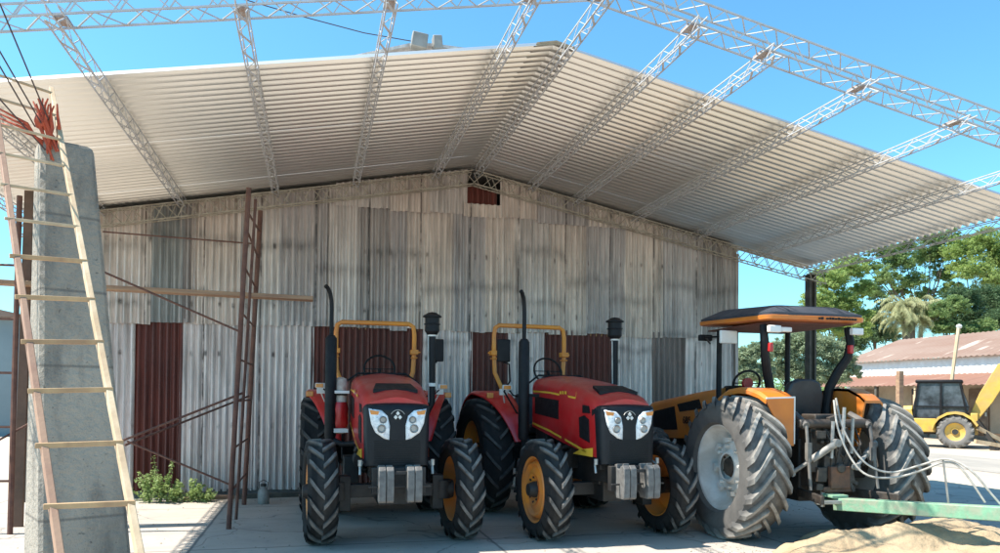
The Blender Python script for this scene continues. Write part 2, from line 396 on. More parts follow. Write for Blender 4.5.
for side, (xa, xm, xb) in enumerate(((EL, -.8, XR), (XR, 5.9, ER))):
    for k_ in range(ny):
        y0 = YF + (YB - YF) * k_ / ny; y1 = YF + (YB - YF) * (k_ + 1) / ny
        roof_sheet(xa, xb, y0, y1, (.0012 if k_ % 2 else 0)).build('roof_sheet', M_can, can, fixn=False)
# ridge cap
MB().add([(XR - .22, YF - .02, zs(XR - .22) + .03), (XR, YF - .02, ZR + .035), (XR + .22, YF - .02, zs(XR + .22) + .03), (XR - .22, YB, zs(XR - .22) + .03), (XR, YB, ZR + .035), (XR + .22, YB, zs(XR + .22) + .03)],
         [(0, 1, 4, 3), (1, 2, 5, 4)]).build('ridge_cap', M_can, can, smooth=False)
def lattice(p, q, w, h, up=(0, 0, 1), step=.24, rod=.007, chord=.016, flat=None):
    """box lattice girder centred on p-q, returns MB"""
    p = Vector(p); q = Vector(q); d = (q - p); L = d.length; d.normalize(); up = Vector(up)
    a = d.cross(up).normalized(); b = a.cross(d).normalized(); mb = MB()
    cs = [(a * sx * w / 2 + b * sz * h / 2) for sx, sz in ((-1, -1), (1, -1), (1, 1), (-1, 1))]
    for c in cs: mb.bar(p + c, q + c, chord, chord, b)
    n = max(2, int(L / step))
    for f in range(4):
        if flat and f == 2: continue
        c0, c1 = cs[f], cs[(f + 1) % 4]
        if flat and f in flat: r1 = rod * 2.4
        else: r1 = rod
        for i in range(n):
            A = p + d * (L * i / n); B = p + d * (L * (i + .5) / n); C = p + d * (L * (i + 1) / n)
            mb.bar(A + c0, B + c1, r1 * 2, rod * 1.2, b if f % 2 == 0 else a); mb.bar(B + c1, C + c0, rod * 1.6, rod * 1.2, b if f % 2 == 0 else a)
    return mb
YT = 6.6
PX = [EL + .06, -3.1, -1.98, -.62, .6, 1.88, 2.58, 3.5, 4.3, 5.4, 6.6, 7.85, ER - .05]
for x in PX:
    s_ = zs(x)
    lattice((x, YT - .28, s_ - .095), (x, WY + .1, s_ - .095),   .09, .12, step=.36, rod=.0045, chord=.011, flat=(0,)).build('joist', M_galvbar, can, smooth=False)
# front portal truss and rear truss
for y, dz, h, w in ((YT, .09, .22, .24), (WY - .16, -.24, .22, .14)):
    for xa, xb in ((EL - .05, XR), (XR, ER + .1)):
        lattice((xa, y, zs(xa) + dz), (xb, y, zs(xb) + dz), w, h, step=.36 if w > .2 else .3, rod=.006 if w > .2 else .006, chord=.016 if w > .2 else .015, flat=None).build('portal_truss', M_galvbar if w > .2 else pm('weathered_bar', (.42, .38, .30), (.30, .25, .19), 6, rough=.6), can, smooth=False)
for x in PX[1:]:
    MB().box((x, YT, zs(x) - .02), (.10, .16, .02)).build('joint_plate', pm('joint_rust', (.30, .2, .15), (.4, .36, .33), 20, rough=.7), can, smooth=False)
M_post = pm('old_post', (.06, .055, .045), (.11, .095, .075), 7, rough=.8, bump=.2)
mb = MB()
for sx in (-1, 1): mb.box((8.92 + sx * .055, WY - .1, 1.93), (.035, .14, 3.86))
mb.box((8.92, WY - .1, 1.93), (.08, .03, 3.86)); mb.box((8.92, WY - .1, .02), (.26, .26, .03)); mb.box((8.92, WY - .1, 3.87), (.2, .22, .02))
mb.build('post', M_post, can, bevel=.004)
MB().bx(EL + .08, EL + .22, WY - .17, WY - .03, 0, zs(EL) - .35).build('post', M_post, can)
MB().bx(ER + .0, ER + .14, YT - .07, YT + .07, 0, zs(ER) - .12).build('post', M_post, can)
# offcuts lying on the canopy roof
th = thing('roof_offcuts', 'pale bent sheet and short blocks lying on top of the canopy', 'building scrap', (1.05, 8.0, zs(1.05)))
MB().add([(-.80, 0, -.02), (-.1, .05, .24), (.15, .05, .27), (.62, 0, .24), (-.80, .5, .0), (-.1, .55, .28), (.15, .55, .29), (.62, .5, .25)], [(0, 1, 5, 4), (1, 2, 6, 5), (2, 3, 7, 6)]).build('bent_sheet', SH[4], th, solid=.03)
MB().box((.0, .0, .26), (.17, .12, .16), Matrix.Rotation(R(7), 3, 'Y')).build('block', M_crane, th, bevel=.01)
MB().box((.20, .02, .27), (.10, .12, .15), Matrix.Rotation(R(-6), 3, 'Y')).build('block', M_crane, th, bevel=.01)
# ------------------------------------------------------------------ wheels
def tyre_mb(Rr, w, rimr, nl, fwd=-1, lugh=.045, sweep=.30, lw=.034):
    mb = MB(); rb = Rr - lugh
    prof = [(-w * .36, rimr), (-w * .47, rimr + .03), (-w * .52, (rimr + rb) / 2), (-w * .48, rb - .045), (-w * .40, rb - .008), (-w * .2, rb + .006), (0, rb + .01),
            (w * .2, rb + .006), (w * .40, rb - .008), (w * .48, rb - .045), (w * .52, (rimr + rb) / 2), (w * .47, rimr + .03), (w * .36, rimr), (w * .3, rimr - .01), (-w * .3, rimr - .01), (-w * .36, rimr)]
    mb.lathe(prof, 56)
    def base(x):
        ax = abs(x) / w
        if ax < .4: return rb - .012 * (ax / .4) ** 2
        if ax < .49: return rb - .01 - (ax - .4) / .09 * .04
        return rb - .06
    for side in (-1, 1):
        for i in range(nl):
            a = 2 * math.pi * (i + (.5 if side > 0 else 0)) / nl
            secs = []
            for s in (0, .25, .5, .75, .93, 1.06):
                x = side * (-.01 * w + s * .5 * w); th_ = a + (sweep * s ** 1.15) * (1 if fwd < 0 else -1) * -1
                rt = Rr - (.0 if s < .8 else .012 if s < 1 else .075) - .008 * s; r0 = base(x) - .012
                if s > 1: x = side * w * .525
                hw = lw * (.42 + .12 * s) / Rr
                dx = side * 0.0
                sec = []
                for (dt, r_) in ((-hw * 1.35, r0), (-hw * .85, rt), (hw * .85, rt), (hw * 1.35, r0)):
                    sec.append(Vector((x, r_ * math.cos(th_ + dt), r_ * math.sin(th_ + dt))))
                secs.append(sec)
            mb.loft(secs)
    return mb
def wheel(parent, loc, Rr, w, rimr, nl, mtyre, mrim, out, fwd=-1, deep=.10, hubr=.09, lugh=.045, mhub=None, lw=.05, rot=0., sweep=.30):
    """out = +1/-1: which side is the outside"""
    h = MB(); fx = out * (w * .30 - deep)
    h.lathe([(fx + out * .09, .0001), (fx + out * .09, hubr * .75), (fx + out * .02, hubr), (fx - out * .12, hubr * 1.1), (fx - out * .12, .0001)], 20)
    for k in range(8):
        g_ = 2 * math.pi * k / 8; h.cyl((fx + out * .02, hubr * 1.5 * math.cos(g_), hubr * 1.5 * math.sin(g_)), .013, .03, 'X', 6)
    hub = h.build('wheel', mhub or M_dark, parent); hub.location = loc; hub.rotation_euler = (rot, 0, 0)
    tyre_mb(Rr, w, rimr, nl, fwd, lugh, sweep=sweep, lw=lw).build('tyre', mtyre, hub, ang=28)
    r = MB(); e = out * w * .36
    r.lathe([(e, rimr + .018), (e + out * .012, rimr + .012), (e, rimr - .012), (out * w * .2, rimr - .03), (fx + out * .03, rimr * .82), (fx, rimr * .70), (fx + out * .02, rimr * .45), (fx + out * .035, hubr * 1.9), (fx, hubr * .9),
             (fx - out * .015, hubr * .9), (fx - out * .015, rimr * .8), (-out * w * .2, rimr - .03), (-e, rimr - .01), (-e, rimr + .018)], 48)
    r.build('rim', mrim, hub)
    return hub
RB_f = rubber('tyre_front', .56, (.012, .012, .013), (.23, .21, .19), .9, lo=.045, side=.07)
RB_r = rubber('tyre_rear', .78, (.012, .012, .013), (.15, .14, .13), .7, lo=.045, side=.07)
RB_big = rubber('tyre_dusty', .81, (.05, .05, .052), (.40, .37, .325), .9, .10, side=.22)

def rrect(hw, z0, z1, r, y, n=4, crown=.0, taper=1.0):
    """rounded-top cross-section in xz at y, bottom open corners square; taper: bottom/top width"""
    pts = [(-hw * taper, z0)]
    for k in range(n + 1):
        g_ = math.pi - (math.pi / 2) * k / n; pts.append((-hw + r + r * math.cos(g_), z1 - r + r * math.sin(g_)))
    for k in (1, 2, 3):
        x = (-hw + r) + (2 * hw - 2 * r) * k / 4; pts.append((x, z1 + crown * math.sin(math.pi * k / 4)))
    for k in range(n + 1):
        g_ = math.pi / 2 - (math.pi / 2) * k / n; pts.append((hw - r + r * math.cos(g_), z1 - r + r * math.sin(g_)))
    pts.append((hw * taper, z0))
    return [Vector((x, y, z)) for x, z in pts]

def red_tractor(label, loc, rz, group, mirror, decals=True, tank=False, steer=0):
    T = thing('red_tractor', label, 'tractor', loc, rz, group)
    # hood
    def ztop(y):
        pts = [(-.56, 1.46), (-.50, 1.535), (-.38, 1.60), (-.1, 1.675), (.4, 1.76), (.9, 1.81), (1.3, 1.825)]
        for (a, za), (b, zb) in zip(pts, pts[1:]):
            if y <= b: return lerp(za, zb, (y - a) / (b - a))
        return pts[-1][1]
    secs = []
    for y in (-.50, -.47, -.42, -.35, -.2, 0, .3, .6, .9, 1.15, 1.3):
        zb = lerp(.93, 1.20, (y + .5) / 1.8); hw = lerp(.335, .385, min(1, (y + .5) / .8))
        if y < -.45: hw -= .012
        secs.append(rrect(hw, zb, ztop(y), .13, y, 5, .035))
    MB().loft(secs).build('hood', M_red, T, ang=50)
    # hood top vent
    vs = [(-.235, -.33), (.235, -.33), (.19, -.06), (-.19, -.06)]
    v = MB(); v.add([(x, y, ztop(y) + .034 + .004) for x, y in vs] + [(x, y, ztop(y) + .0) for x, y in vs], [(0, 1, 2, 3), (0, 4, 5, 1), (1, 5, 6, 2), (2, 6, 7, 3), (3, 7, 4, 0)])
    v.build('hood_vent', M_black, T, smooth=False, bevel=.006)
    # grille: lofted black nose
    gs = []
    for y, hw, z1 in ((-.36, .345, 1.50), (-.50, .335, 1.50), (-.545, .31, 1.485), (-.565, .27, 1.46)):
        s_ = rrect(hw, .86 + (.0 if y > -.54 else .015), z1, .05, y, 4, .012 if y > -.56 else .01, .97); gs.append(s_)
    MB().loft(gs[::-1]).build('grille', pm('grille_black', (.006, .007, .010), (.010, .011, .014), 12, rough=.45, bump=.05, spec=.3), T, ang=40)
    gm = MB()
    for k in range(11): gm.bx(-.235, .235, -.572, -.562, .90 + k * .022, .907 + k * .022)
    gm.build('grille_mesh', M_black, T, smooth=False)
    hl = [(-.295, 1.455), (-.165, 1.435), (-.105, 1.38), (-.08, 1.28), (-.085, 1.135), (-.14, 1.15), (-.225, 1.21), (-.268, 1.30)]
    for sx in (1, -1):
        poly = [(x * sx, z) for x, z in hl]
        L = MB(); n = len(poly); cx = sum(p[0] for p in poly) / n; cz = sum(p[1] for p in poly) / n
        def yy(x): return -.566 + .55 * max(0, abs(x) - .255) ** 1.0
        vs = [(x, yy(x) + .012, z) for x, z in poly] + [(x, yy(x) - .012, z) for x, z in poly] + [(lerp(x, cx, .2), yy(lerp(x, cx, .2)) - .024, lerp(z, cz, .2)) for x, z in poly]
        fs = [(i, (i + 1) % n, n + (i + 1) % n, n + i) for i in range(n)] + [(n + i, n + (i + 1) % n, 2 * n + (i + 1) % n, 2 * n + i) for i in range(n)] + [tuple(2 * n + i for i in range(n))]
        h = L.add(vs, fs).build('headlight', M_lens, T, ang=60)
        for (bx_, bz, r_) in ((-.165, 1.25, .045), (-.15, 1.34, .038)):
            MB().lathe([(0, .0001), (.0, r_ * .6), (-.012, r_ * .85), (-.004, r_), (.004, r_)], 16, (bx_ * sx, -.592, bz), 'Y').build('bulb_reflector', M_steel, h)
        MB().prism([(-.285 * sx, 1.44), (-.19 * sx, 1.425), (-.20 * sx, 1.39), (-.272 * sx, 1.395)], 'Y', -.589, -.565).build('turn_lens', M_amber, h)
    # emblem: three diamonds pointing outward, arc over it
    e = MB()
    for cx, cz, r0 in ((0, 1.405, 0), (-.022, 1.366, 1), (.022, 1.366, 1)):
        e.prism([(cx, cz + .024), (cx + .02, cz), (cx, cz - .022), (cx - .02, cz)], 'Y', -.585, -.568)
    e.build('emblem', M_white, T, smooth=False)
    e = MB(); e.tube([(.075 * math.cos(g_), -.575, 1.365 + .075 * math.sin(g_)) for g_ in [R(a) for a in range(25, 156, 13)]], .004, 5); e.build('emblem_ring', M_steel, T)
    # hood sides: black vents, stripes
    for sx in (-1, 1):
        X = sx * .387
        def xs(y): return sx * (lerp(.335, .385, min(1, (y + .5) / .8)) + .004)
        for nm, quad in (('side_vent', [(.45, 1.32), (1.2, 1.37), (1.2, 1.59), (.45, 1.545)]), ('side_vent', [(-.32, 1.09), (-.1, 1.14), (-.08, 1.36), (-.2, 1.385), (-.3, 1.34)]), ('side_vent', [(-.33, 1.41), (-.16, 1.41), (-.16, 1.50), (-.3, 1.49)])):
            m = MB(); n = len(quad)
            m.add([(xs(y) + sx * .004, y, z) for y, z in quad] + [(xs(y) - sx * .01, y, z) for y, z in quad], [tuple(range(n))] + [(i, (i + 1) % n, n + (i + 1) % n, n + i) for i in range(n)])
            m.build(nm, M_black, T, smooth=False)
        if decals:
            m = MB()
            for pts, wd in (([(1.28, 1.655), (.7, 1.635), (.0, 1.575), (-.02, 1.64)], .011), ([(1.28, 1.245), (.7, 1.17), (.1, 1.06), (-.25, .985)], .013)):
                for (a, za), (b, zb) in zip(pts, pts[1:]):
                    m.add([(xs(a) + sx * .003, a, za - wd), (xs(b) + sx * .003, b, zb - wd), (xs(b) + sx * .003, b, zb + wd), (xs(a) + sx * .003, a, za + wd)], [(0, 1, 2, 3)])
            m.add([(xs(-.4) + sx * .003, -.4, .94), (xs(.05) + sx * .003, .05, .945), (xs(-.1) + sx * .003, -.1, 1.0), (xs(-.4) + sx * .003, -.4, 1.04)], [(0, 1, 2, 3)])
            for k, yy_ in enumerate((.22, .29, .36)):      # model number marks
                m.add([(xs(yy_) + sx * .003, yy_, 1.615), (xs(yy_) + sx * .003, yy_ + .05, 1.62), (xs(yy_) + sx * .003, yy_ + .05, 1.655), (xs(yy_) + sx * .003, yy_, 1.65)], [(0, 1, 2, 3)])
            m.build('side_stripe', M_stripe, T, smooth=False, fixn=False)
    # chassis / engine
    c = MB(); c.bx(-.2, .2, -.25, 1.3, .62, 1.15); c.bx(-.16, .16, 1.2, 2.2, .6, 1.0); c.bx(-.3, .3, .3, 1.0, .75, 1.0); c.bx(-.22, .22, -.55, -.1, .66, .88)
    c.cyl((.27, .2, .95), .09, .35, 'Y'); c.cyl((-.28, .5, .85), .11, .4, 'Y'); c.bx(-.34, .34, .95, 1.3, .9, 1.22); c.bx(-.28, .28, -.44, -.3, .8, 1.45)
    c.tube([(-.3, .2, 1.05), (-.36, .5, .95), (-.3, .9, .9)], .03); c.tube([(.3, .2, 1.05), (.36, .5, .95), (.3, .9, .9)], .03)
    c.build('engine', M_dark, T, bevel=.012)
    a = MB(); a.bar((-.58, 0, .56), (.58, 0, .56), .15, .14); a.bx(-.17, .17, -.3, .25, .44, .68)
    for sx in (-1, 1):
        a.cyl((sx * .56, 0, .56), .11, .2, 'Z', 16); a.bx(sx * .5 - .06, sx * .5 + .06, -.09, .09, .35, .72); a.cyl((sx * .62, 0, .56), .1, .12, 'X', 18)
    a.tube([(-.52, .17, .56), (.52, .17, .56)], .018); a.tube([(-.5, .22, .5), (0, .2, .5)], .03)
    a.build('front_axle', M_dark, T, bevel=.01)
    a = MB(); a.bar((-.62, 2.15, .78), (.62, 2.15, .78), .22, .24); a.bx(-.22, .22, 1.9, 2.5, .55, 1.05); a.build('rear_axle', M_dark, T, bevel=.01)
    # front weights
    b = MB(); b.bx(-.26, .28, -.66, -.58, .60, .86); b.bar((-.30, -.74, .68), (.32, -.74, .68), .018); b.bar((-.05, -.78, .82), (.08, -.78, .82), .035, .03)
    b.build('weight_bracket', M_dark, T, bevel=.004)
    for x0 in (-.205, -.128, .075, .152):
        poly = [(-.84, .55), (-.85, .70), (-.84, .85), (-.80, .885), (-.76, .87), (-.74, .84), (-.68, .84), (-.68, .89), (-.63, .88), (-.63, .60), (-.67, .53), (-.82, .53)]
        MB().prism(poly, 'X', x0, x0 + .070).build('weight', M_weight, T, bevel=.006)
    for sx in (-1, 1):
        MB().tube([(sx * .34, -.45, .9), (sx * .37, -.5, .86), (sx * .37, -.52, .78)], .014, 6).cyl((sx * .37, -.52, .9), .022, .06).build('catch', M_steel, T)
    # wheels
    for sx in (-1, 1):
        wh = wheel(T, (sx * .76, 0, .56), .56, .30, .355, 16, RB_f, M_rimo, sx, deep=.0, hubr=.09, lugh=.045, lw=.06, rot=rnd.random(), sweep=.36); wh.rotation_euler.z = steer
        wheel(T, (sx * .78, 2.15, .78), .78, .42, .46, 18, RB_r, M_rimo, sx, deep=.08, hubr=.1, lugh=.045, lw=.06, rot=rnd.random(), sweep=.3)
    # fenders
    for sx in (-1, 1):
        f = MB(); cy, cz = 2.15, .80; Rf = .86; x0, x1c = sx * .50, sx * .94
        angs = [R(a) for a in range(14, 170, 9)]
        rf = lambda g_: Rf + (.10 * max(0, -math.cos(g_) - .2))
        secs = []
        for g_ in angs:
            r_ = rf(g_); y = cy + r_ * math.cos(g_); z = cz + r_ * math.sin(g_)
            dn = Vector((0, math.cos(g_), math.sin(g_))); x1 = x1c - sx * .30 * max(0, (math.degrees(g_) - 105) / 60)
            secs.append([Vector((x0, y, z)), Vector((x1 - sx * .04, y, z)), Vector((x1, y, z)) - dn * .03, Vector((x1, y, z)) - dn * .05, Vector((x1 - sx * .05, y, z)) - dn * .02, Vector((x0, y, z)) - dn * .02])
        f.loft(secs)
        # inner panel
        poly = [(cy + rf(g_) * math.cos(g_), cz + rf(g_) * math.sin(g_)) for g_ in angs] + [(cy - .62, .98), (cy + .5, .9)]
        f.prism(poly, 'X', x0, x0 + sx * .02)
        fo = f.build('fender', M_red, T, ang=40)
        MB().bx(min(sx * .84, sx * .93), max(sx * .84, sx * .93), 1.52, 1.56, 1.56, 1.63).build('marker_lamp', M_amber, fo, bevel=.01)
        MB().bx(min(sx * .70, sx * .80), max(sx * .70, sx * .80), 1.38, 1.43, 1.60, 1.68).tube([(sx * .75, 1.42, 1.62), (sx * .7, 1.5, 1.5)], .01).build('fender_lamp', M_white, fo, bevel=.01)
    # platform, steps, dash, steering, seat
    p = MB(); p.bx(-.5, .5, 1.25, 2.0, .70, .74); p.bx(-.48, -.3, .85, 1.25, .5, .85); p.bx(.3, .48, .85, 1.25, .5, .85); p.bx(-.62, -.5, 1.1, 1.35, .35, .39); p.bx(-.62, -.5, 1.1, 1.35, .55, .59)
    p.bar((-.62, 1.12, .35), (-.52, 1.12, .75), .02); p.bar((-.62, 1.33, .35), (-.52, 1.33, .75), .02); p.build('platform', M_dark, T, bevel=.01)
    MB().loft([rrect(.26, .75, 1.78, .08, 1.32), rrect(.24, .75, 1.86, .08, 1.42), rrect(.18, .75, 1.82, .08, 1.56)]).build('dashboard', pm('blue_black', (.015, .02, .04), None, rough=.4), T, ang=40)
    sw = MB(); sw.tube([(.2 * math.cos(a), 1.72 + .08 * math.sin(a), 1.93 + .18 * math.sin(a)) for a in [2 * math.pi * i / 24 for i in range(25)]], .014, 6)
    sw.tube([(0, 1.6, 1.8), (0, 1.73, 1.93)], .02); sw.bar((-.19, 1.72, 1.93), (.19, 1.72, 1.93), .02, .012); sw.build('steering_wheel', M_black, T)
    st = MB(); st.loft([rrect(.22, 1.08, 1.20, .05, 1.85), rrect(.25, 1.05, 1.2, .05, 2.0), rrect(.25, 1.05, 1.2, .05, 2.3)])
    st.loft([[Vector((x, 2.28 + (z - 1.15) * .18, z)) for x, z in ((-.23, 1.15), (-.25, 1.45), (-.2, 1.62), (.2, 1.62), (.25, 1.45), (.23, 1.15))], [Vector((x, 2.38 + (z - 1.15) * .18, z)) for x, z in ((-.23, 1.15), (-.25, 1.45), (-.2, 1.62), (.2, 1.62), (.25, 1.45), (.23, 1.15))]])
    st.bx(-.15, .15, 1.95, 2.25, .74, 1.06); st.build('seat', M_seat, T, bevel=.02)
    # roll bar
    rb = MB(); y = 2.42
    path = [(-.40, 2.30, 1.25), (-.42, 2.32, 1.62), (-.53, y, 1.92), (-.545, y, 2.2), (-.545, y, 2.46), (-.53, y, 2.56), (-.47, y, 2.60), (.47, y, 2.60), (.53, y, 2.56), (.545, y, 2.46), (.545, y, 2.2), (.53, y, 1.92), (.42, 2.32, 1.62), (.40, 2.30, 1.25)]
    rb.tube(path, .032, 8); rbo = rb.build('roll_bar', M_bar, T, ang=50)
    for sx in (-1, 1):
        MB().box((sx * .545, y, 2.2), (.11, .12, .07)).box((sx * .61, y, 2.2), (.05, .02, .025)).box((sx * .545, y, 2.12), (.09, .1, .02)).build('hinge', M_bar, rbo, bevel=.008)
    # exhaust
    ex = MB(); x, y = -.64, .95
    ex.lathe([(1.05, .0001), (1.05, .055), (1.1, .068), (2.26, .068), (2.30, .04), (2.31, .0001)], 20, (x, y, 0), 'Z')
    ex.tube([(x, y, 2.28), (x, y, 2.62), (x - .005, y, 2.72), (x - .02, y - .02, 2.80), (x - .05, y - .05, 2.86), (x - .075, y - .075, 2.88)], .026, 10)
    ex.tube([(-.3, .75, 1.02), (-.5, .9, 1.0), (x, y, 1.06)], .035, 10); ex.box((x + .1, y, 1.6), (.2, .03, .04)); ex.box((x, y, .9), (.05, .05, .35))
    ex.build('exhaust', M_black, T, ang=40)
    # air intake
    ai = MB(); x, y = .56, .85
    ai.tube([(x - .1, y, 1.3), (x, y, 1.5), (x, y, 2.36)], .045, 14)
    ai.tube([(x - .3, y, 1.35), (x - .1, y, 1.3)], .045, 10)
    aio = ai.build('air_intake', M_black, T, ang=40)
    MB().lathe([(2.33, .0001), (2.33, .06), (2.37, .085), (2.37, .09), (2.45, .088), (2.455, .1), (2.465, .1), (2.47, .088), (2.54, .088), (2.545, .115), (2.56, .115), (2.60, .05), (2.61, .0001)], 24, (x, y, 0), 'Z').build('precleaner', M_black, aio, ang=30)
    for z in (1.70, 2.31):
        MB().lathe([(z, .045), (z, .054), (z + .04, .054), (z + .04, .045)], 20, (x, y, 0), 'Z').build('clamp', M_white, aio)
    MB().tube([(x - .04, y - .03, 1.5), (x - .052, y - .03, 2.3)], .009, 6).build('rod', M_steel, aio)
    # mirror and arms
    mx = mirror
    m = MB(); sg = 1 if mx > 0 else -1
    m.tube([(sg * .5, 1.45, 1.3), (mx - sg * .02, 1.35, 1.65), (mx - sg * .1, 1.35, 1.78), (mx - sg * .08, 1.33, 2.0), (mx, 1.33, 2.02)], .012, 6)
    mo = m.build('mirror_arm', M_black, T); MB().box((mx, 1.32, 2.17), (.17, .05, .29), Matrix.Rotation(R(-12), 3, 'Z')).build('mirror', M_black, mo, bevel=.015)
    for sx in (-1, 1):
        mm = MB(); mm.tube([(sx * .45, 1.3, 1.55), (sx * .66, 1.28, 1.60), (sx * .72, 1.25, 1.66)], .01, 6); o = mm.build('lamp_stalk', M_black, T)
        MB().box((sx * .76, 1.23, 1.70), (.12, .06, .06)).build('turn_lamp', M_white, o, bevel=.01); MB().box((sx * .77, 1.195, 1.70), (.09, .015, .045)).build('turn_lens', M_amber, o)
    h = MB(); h.tube([(-.48, 1.25, .8), (-.5, 1.3, 1.5), (-.45, 1.3, 1.75), (-.3, 1.32, 1.86), (.3, 1.32, 1.86), (.45, 1.3, 1.75), (.5, 1.3, 1.5), (.48, 1.25, .8)], .014, 7); h.build('grab_rail', M_black, T)
    if tank:
        t = MB(); t.loft([[Vector((-.52 + r_ * math.cos(a) * .085, 1.02 + r_ * math.sin(a) * .09, z)) for a in [2 * math.pi * i / 14 for i in range(14)]] for z, r_ in ((1.12, .8), (1.16, 1), (1.45, 1.05), (1.5, .9), (1.72, 1), (1.78, .8), (1.80, .3))])
        t.build('fluid_tank', M_cream, T); MB().box((-.52, .91, 1.62), (.2, .02, .035)).build('tank_strap', M_white, T, bevel=.004)
        MB().box((-.52, .91, 1.16), (.18, .03, .05)).build('tank_strap', M_white, T, bevel=.004)
        MB().loft([[Vector((-.53 + r_ * math.cos(a) * .095, 1.0 + r_ * math.sin(a) * .10, z)) for a in [2 * math.pi * i / 14 for i in range(14)]] for z, r_ in ((1.19, .9), (1.24, 1.1), (1.34, .98), (1.42, 1.12), (1.50, .9))]).build('red_cloth', M_red, T)
    return T
g_rt = 'red tractors parked nose out in front of the shed'
red_tractor('leftmost red tractor, parked square on with its mirror beside the round air intake', (.83, 8.25, 0), 0, g_rt, .70, decals=True, tank=True, steer=R(4.5))
red_tractor('red tractor in the middle, angled to show yellow stripes on its hood side', (3.24, 8.06, 0), R(5), g_rt, -.78)

# ------------------------------------------------------------------ big orange tractor seen from behind (front = +y)
OT = thing('orange_tractor', 'dusty orange tractor with dark sun canopy seen from behind, right of the red ones', 'tractor', (5.54, 7.66, 0), 0)
for sx in (-1, 1):
    h_ = wheel(OT, (-.90 if sx < 0 else .83, 0, .81), .81, .50, .475, 22, RB_big, M_rimw, sx, fwd=1, deep=.17, hubr=.13, lugh=.06, mhub=M_grease, lw=.072, rot=.3 * sx, sweep=.42)
    fx_ = sx * (.15 - .17)
    m_ = MB().lathe([(fx_ + sx * .03, .30), (fx_ + sx * .06, .27), (fx_ + sx * .055, .20), (fx_ + sx * .10, .17), (fx_ + sx * .10, .145)], 36)
    for q_ in range(8):
        g_ = 2 * math.pi * q_ / 8 + .2; m_.box((fx_ + sx * .07, .305 * math.cos(g_), .305 * math.sin(g_)), (.05, .09, .05), Matrix.Rotation(g_ + math.pi / 2, 3, 'X'))
        m_.cyl((fx_ + sx * .085, .235 * math.cos(g_), .235 * math.sin(g_)), .018, .05, 'X', 6)
    m_.build('wheel_disc', M_rimw, h_)
    wheel(OT, (sx * .80, 2.45, .58), .58, .36, .33, 19, RB_f, M_rimw, sx, fwd=1, deep=.06, hubr=.1, lugh=.04, lw=.06, sweep=.34)
for sx in (-1, 1):
    f = MB(); lft = sx < 0; xi, xo = (-.50, -.84) if lft else (.46, .70)
    prof = [(-.54, 1.60), (-.40, 1.66)] if lft else [(-.47, 1.575), (-.38, 1.635)]
    prof += [(-.2, 1.705), (0, 1.715), (.25, 1.69), (.45, 1.61), (.62, 1.47), (.76, 1.27), (.86, 1.02)]
    secs = []
    for y, z in prof:
        secs.append([Vector((xi, y, z)), Vector((xo - sx * .03, y, z)), Vector((xo, y, z - .03)), Vector((xo, y, z - .07)), Vector((xo - sx * .03, y, z - .03)), Vector((xi, y, z - .03))])
    f.loft(secs)
    if lft: f.prism([(xi, 1.60), (xo, 1.585), (xo - sx * .04, 1.50), (xi + sx * .10, 1.14), (xi + sx * .05, 1.08), (xi, 1.08)], 'Y', -.545, -.525)
    f.prism(prof + [(.6, .85), (-.34, 1.06)], 'X', xi, xi + sx * .02)
    fo = f.build('fender', M_orange, OT, ang=40)
    if lft:
        MB().bar((-.49, -.548, 1.605), (-.84, -.548, 1.592), .016, .016).build('fender_trim', M_white, fo)
        MB().bar((-.495, -.548, 1.60), (-.50, -.548, 1.10), .012, .012).build('fender_trim', M_white, fo)
# hood
def ohz(y): return lerp(1.72, 1.50, max(0, (y - 1.3)) / 2.2)
secs = [rrect(lerp(.42, .36, (y - 1.2) / 2.2), lerp(1.05, .95, (y - 1.2) / 2.2), ohz(y), .10, y, 5, .02) for y in (1.2, 1.7, 2.3, 2.9, 3.2, 3.35)]
secs.append(rrect(.31, 1.0, 1.42, .1, 3.43, 5, .02))
MB().loft(secs).build('hood', M_orange, OT, ang=50)
for sx in (-1, 1):
    for quad in ([(2.35, 1.12), (3.25, 1.08), (3.25, 1.36), (2.45, 1.46)], [(1.6, 1.44), (2.28, 1.38), (2.36, 1.49), (1.68, 1.57)]):
        m = MB(); X = lambda y: sx * (lerp(.42, .36, (y - 1.2) / 2.2) + .005)
        m.add([(X(y), y, z) for y, z in quad] + [(X(y) - sx * .02, y, z) for y, z in quad], [(0, 1, 2, 3)] + [(i, (i + 1) % 4, 4 + (i + 1) % 4, 4 + i) for i in range(4)]).build('side_vent', M_black, OT, smooth=False)
    cu = bpy.data.curves.new('num', 'FONT'); cu.body = '685'; cu.size = .15; cu.extrude = .003; cu.align_x = 'CENTER'
    tmp = bpy.data.objects.new('num', cu); COL.objects.link(tmp); bpy.context.view_layer.update()
    me = bpy.data.meshes.new_from_object(tmp.evaluated_get(bpy.context.evaluated_depsgraph_get())); bpy.data.objects.remove(tmp); me.materials.clear(); me.materials.append(M_black)
    t_ = bpy.data.objects.new('model_number', me); COL.objects.link(t_); t_.parent = OT; t_.location = (sx * (.4185 if sx < 0 else .4185), 2.02, 1.22)
    t_.rotation_euler = (R(90), 0, R(-88.5 if sx < 0 else 88.5))
c = MB(); c.bx(-.22, .22, -.1, 3.3, .58, 1.1); c.bx(-.3, .3, -.35, .5, .45, 1.15); c.bx(-.34, .34, .9, 1.4, .5, 1.6); c.cyl((-.4, 1.2, .72), .16, .7, 'Y'); c.cyl((.4, 1.2, .72), .16, .7, 'Y')
c.bar((-.75, 0, .81), (.75, 0, .81), .28, .28); c.bar((-.7, 2.45, .58), (.7, 2.45, .58), .16, .16); c.bx(-.44, .44, .1, 1.2, .80, .86)
c.build('chassis', M_dark, OT, bevel=.015)
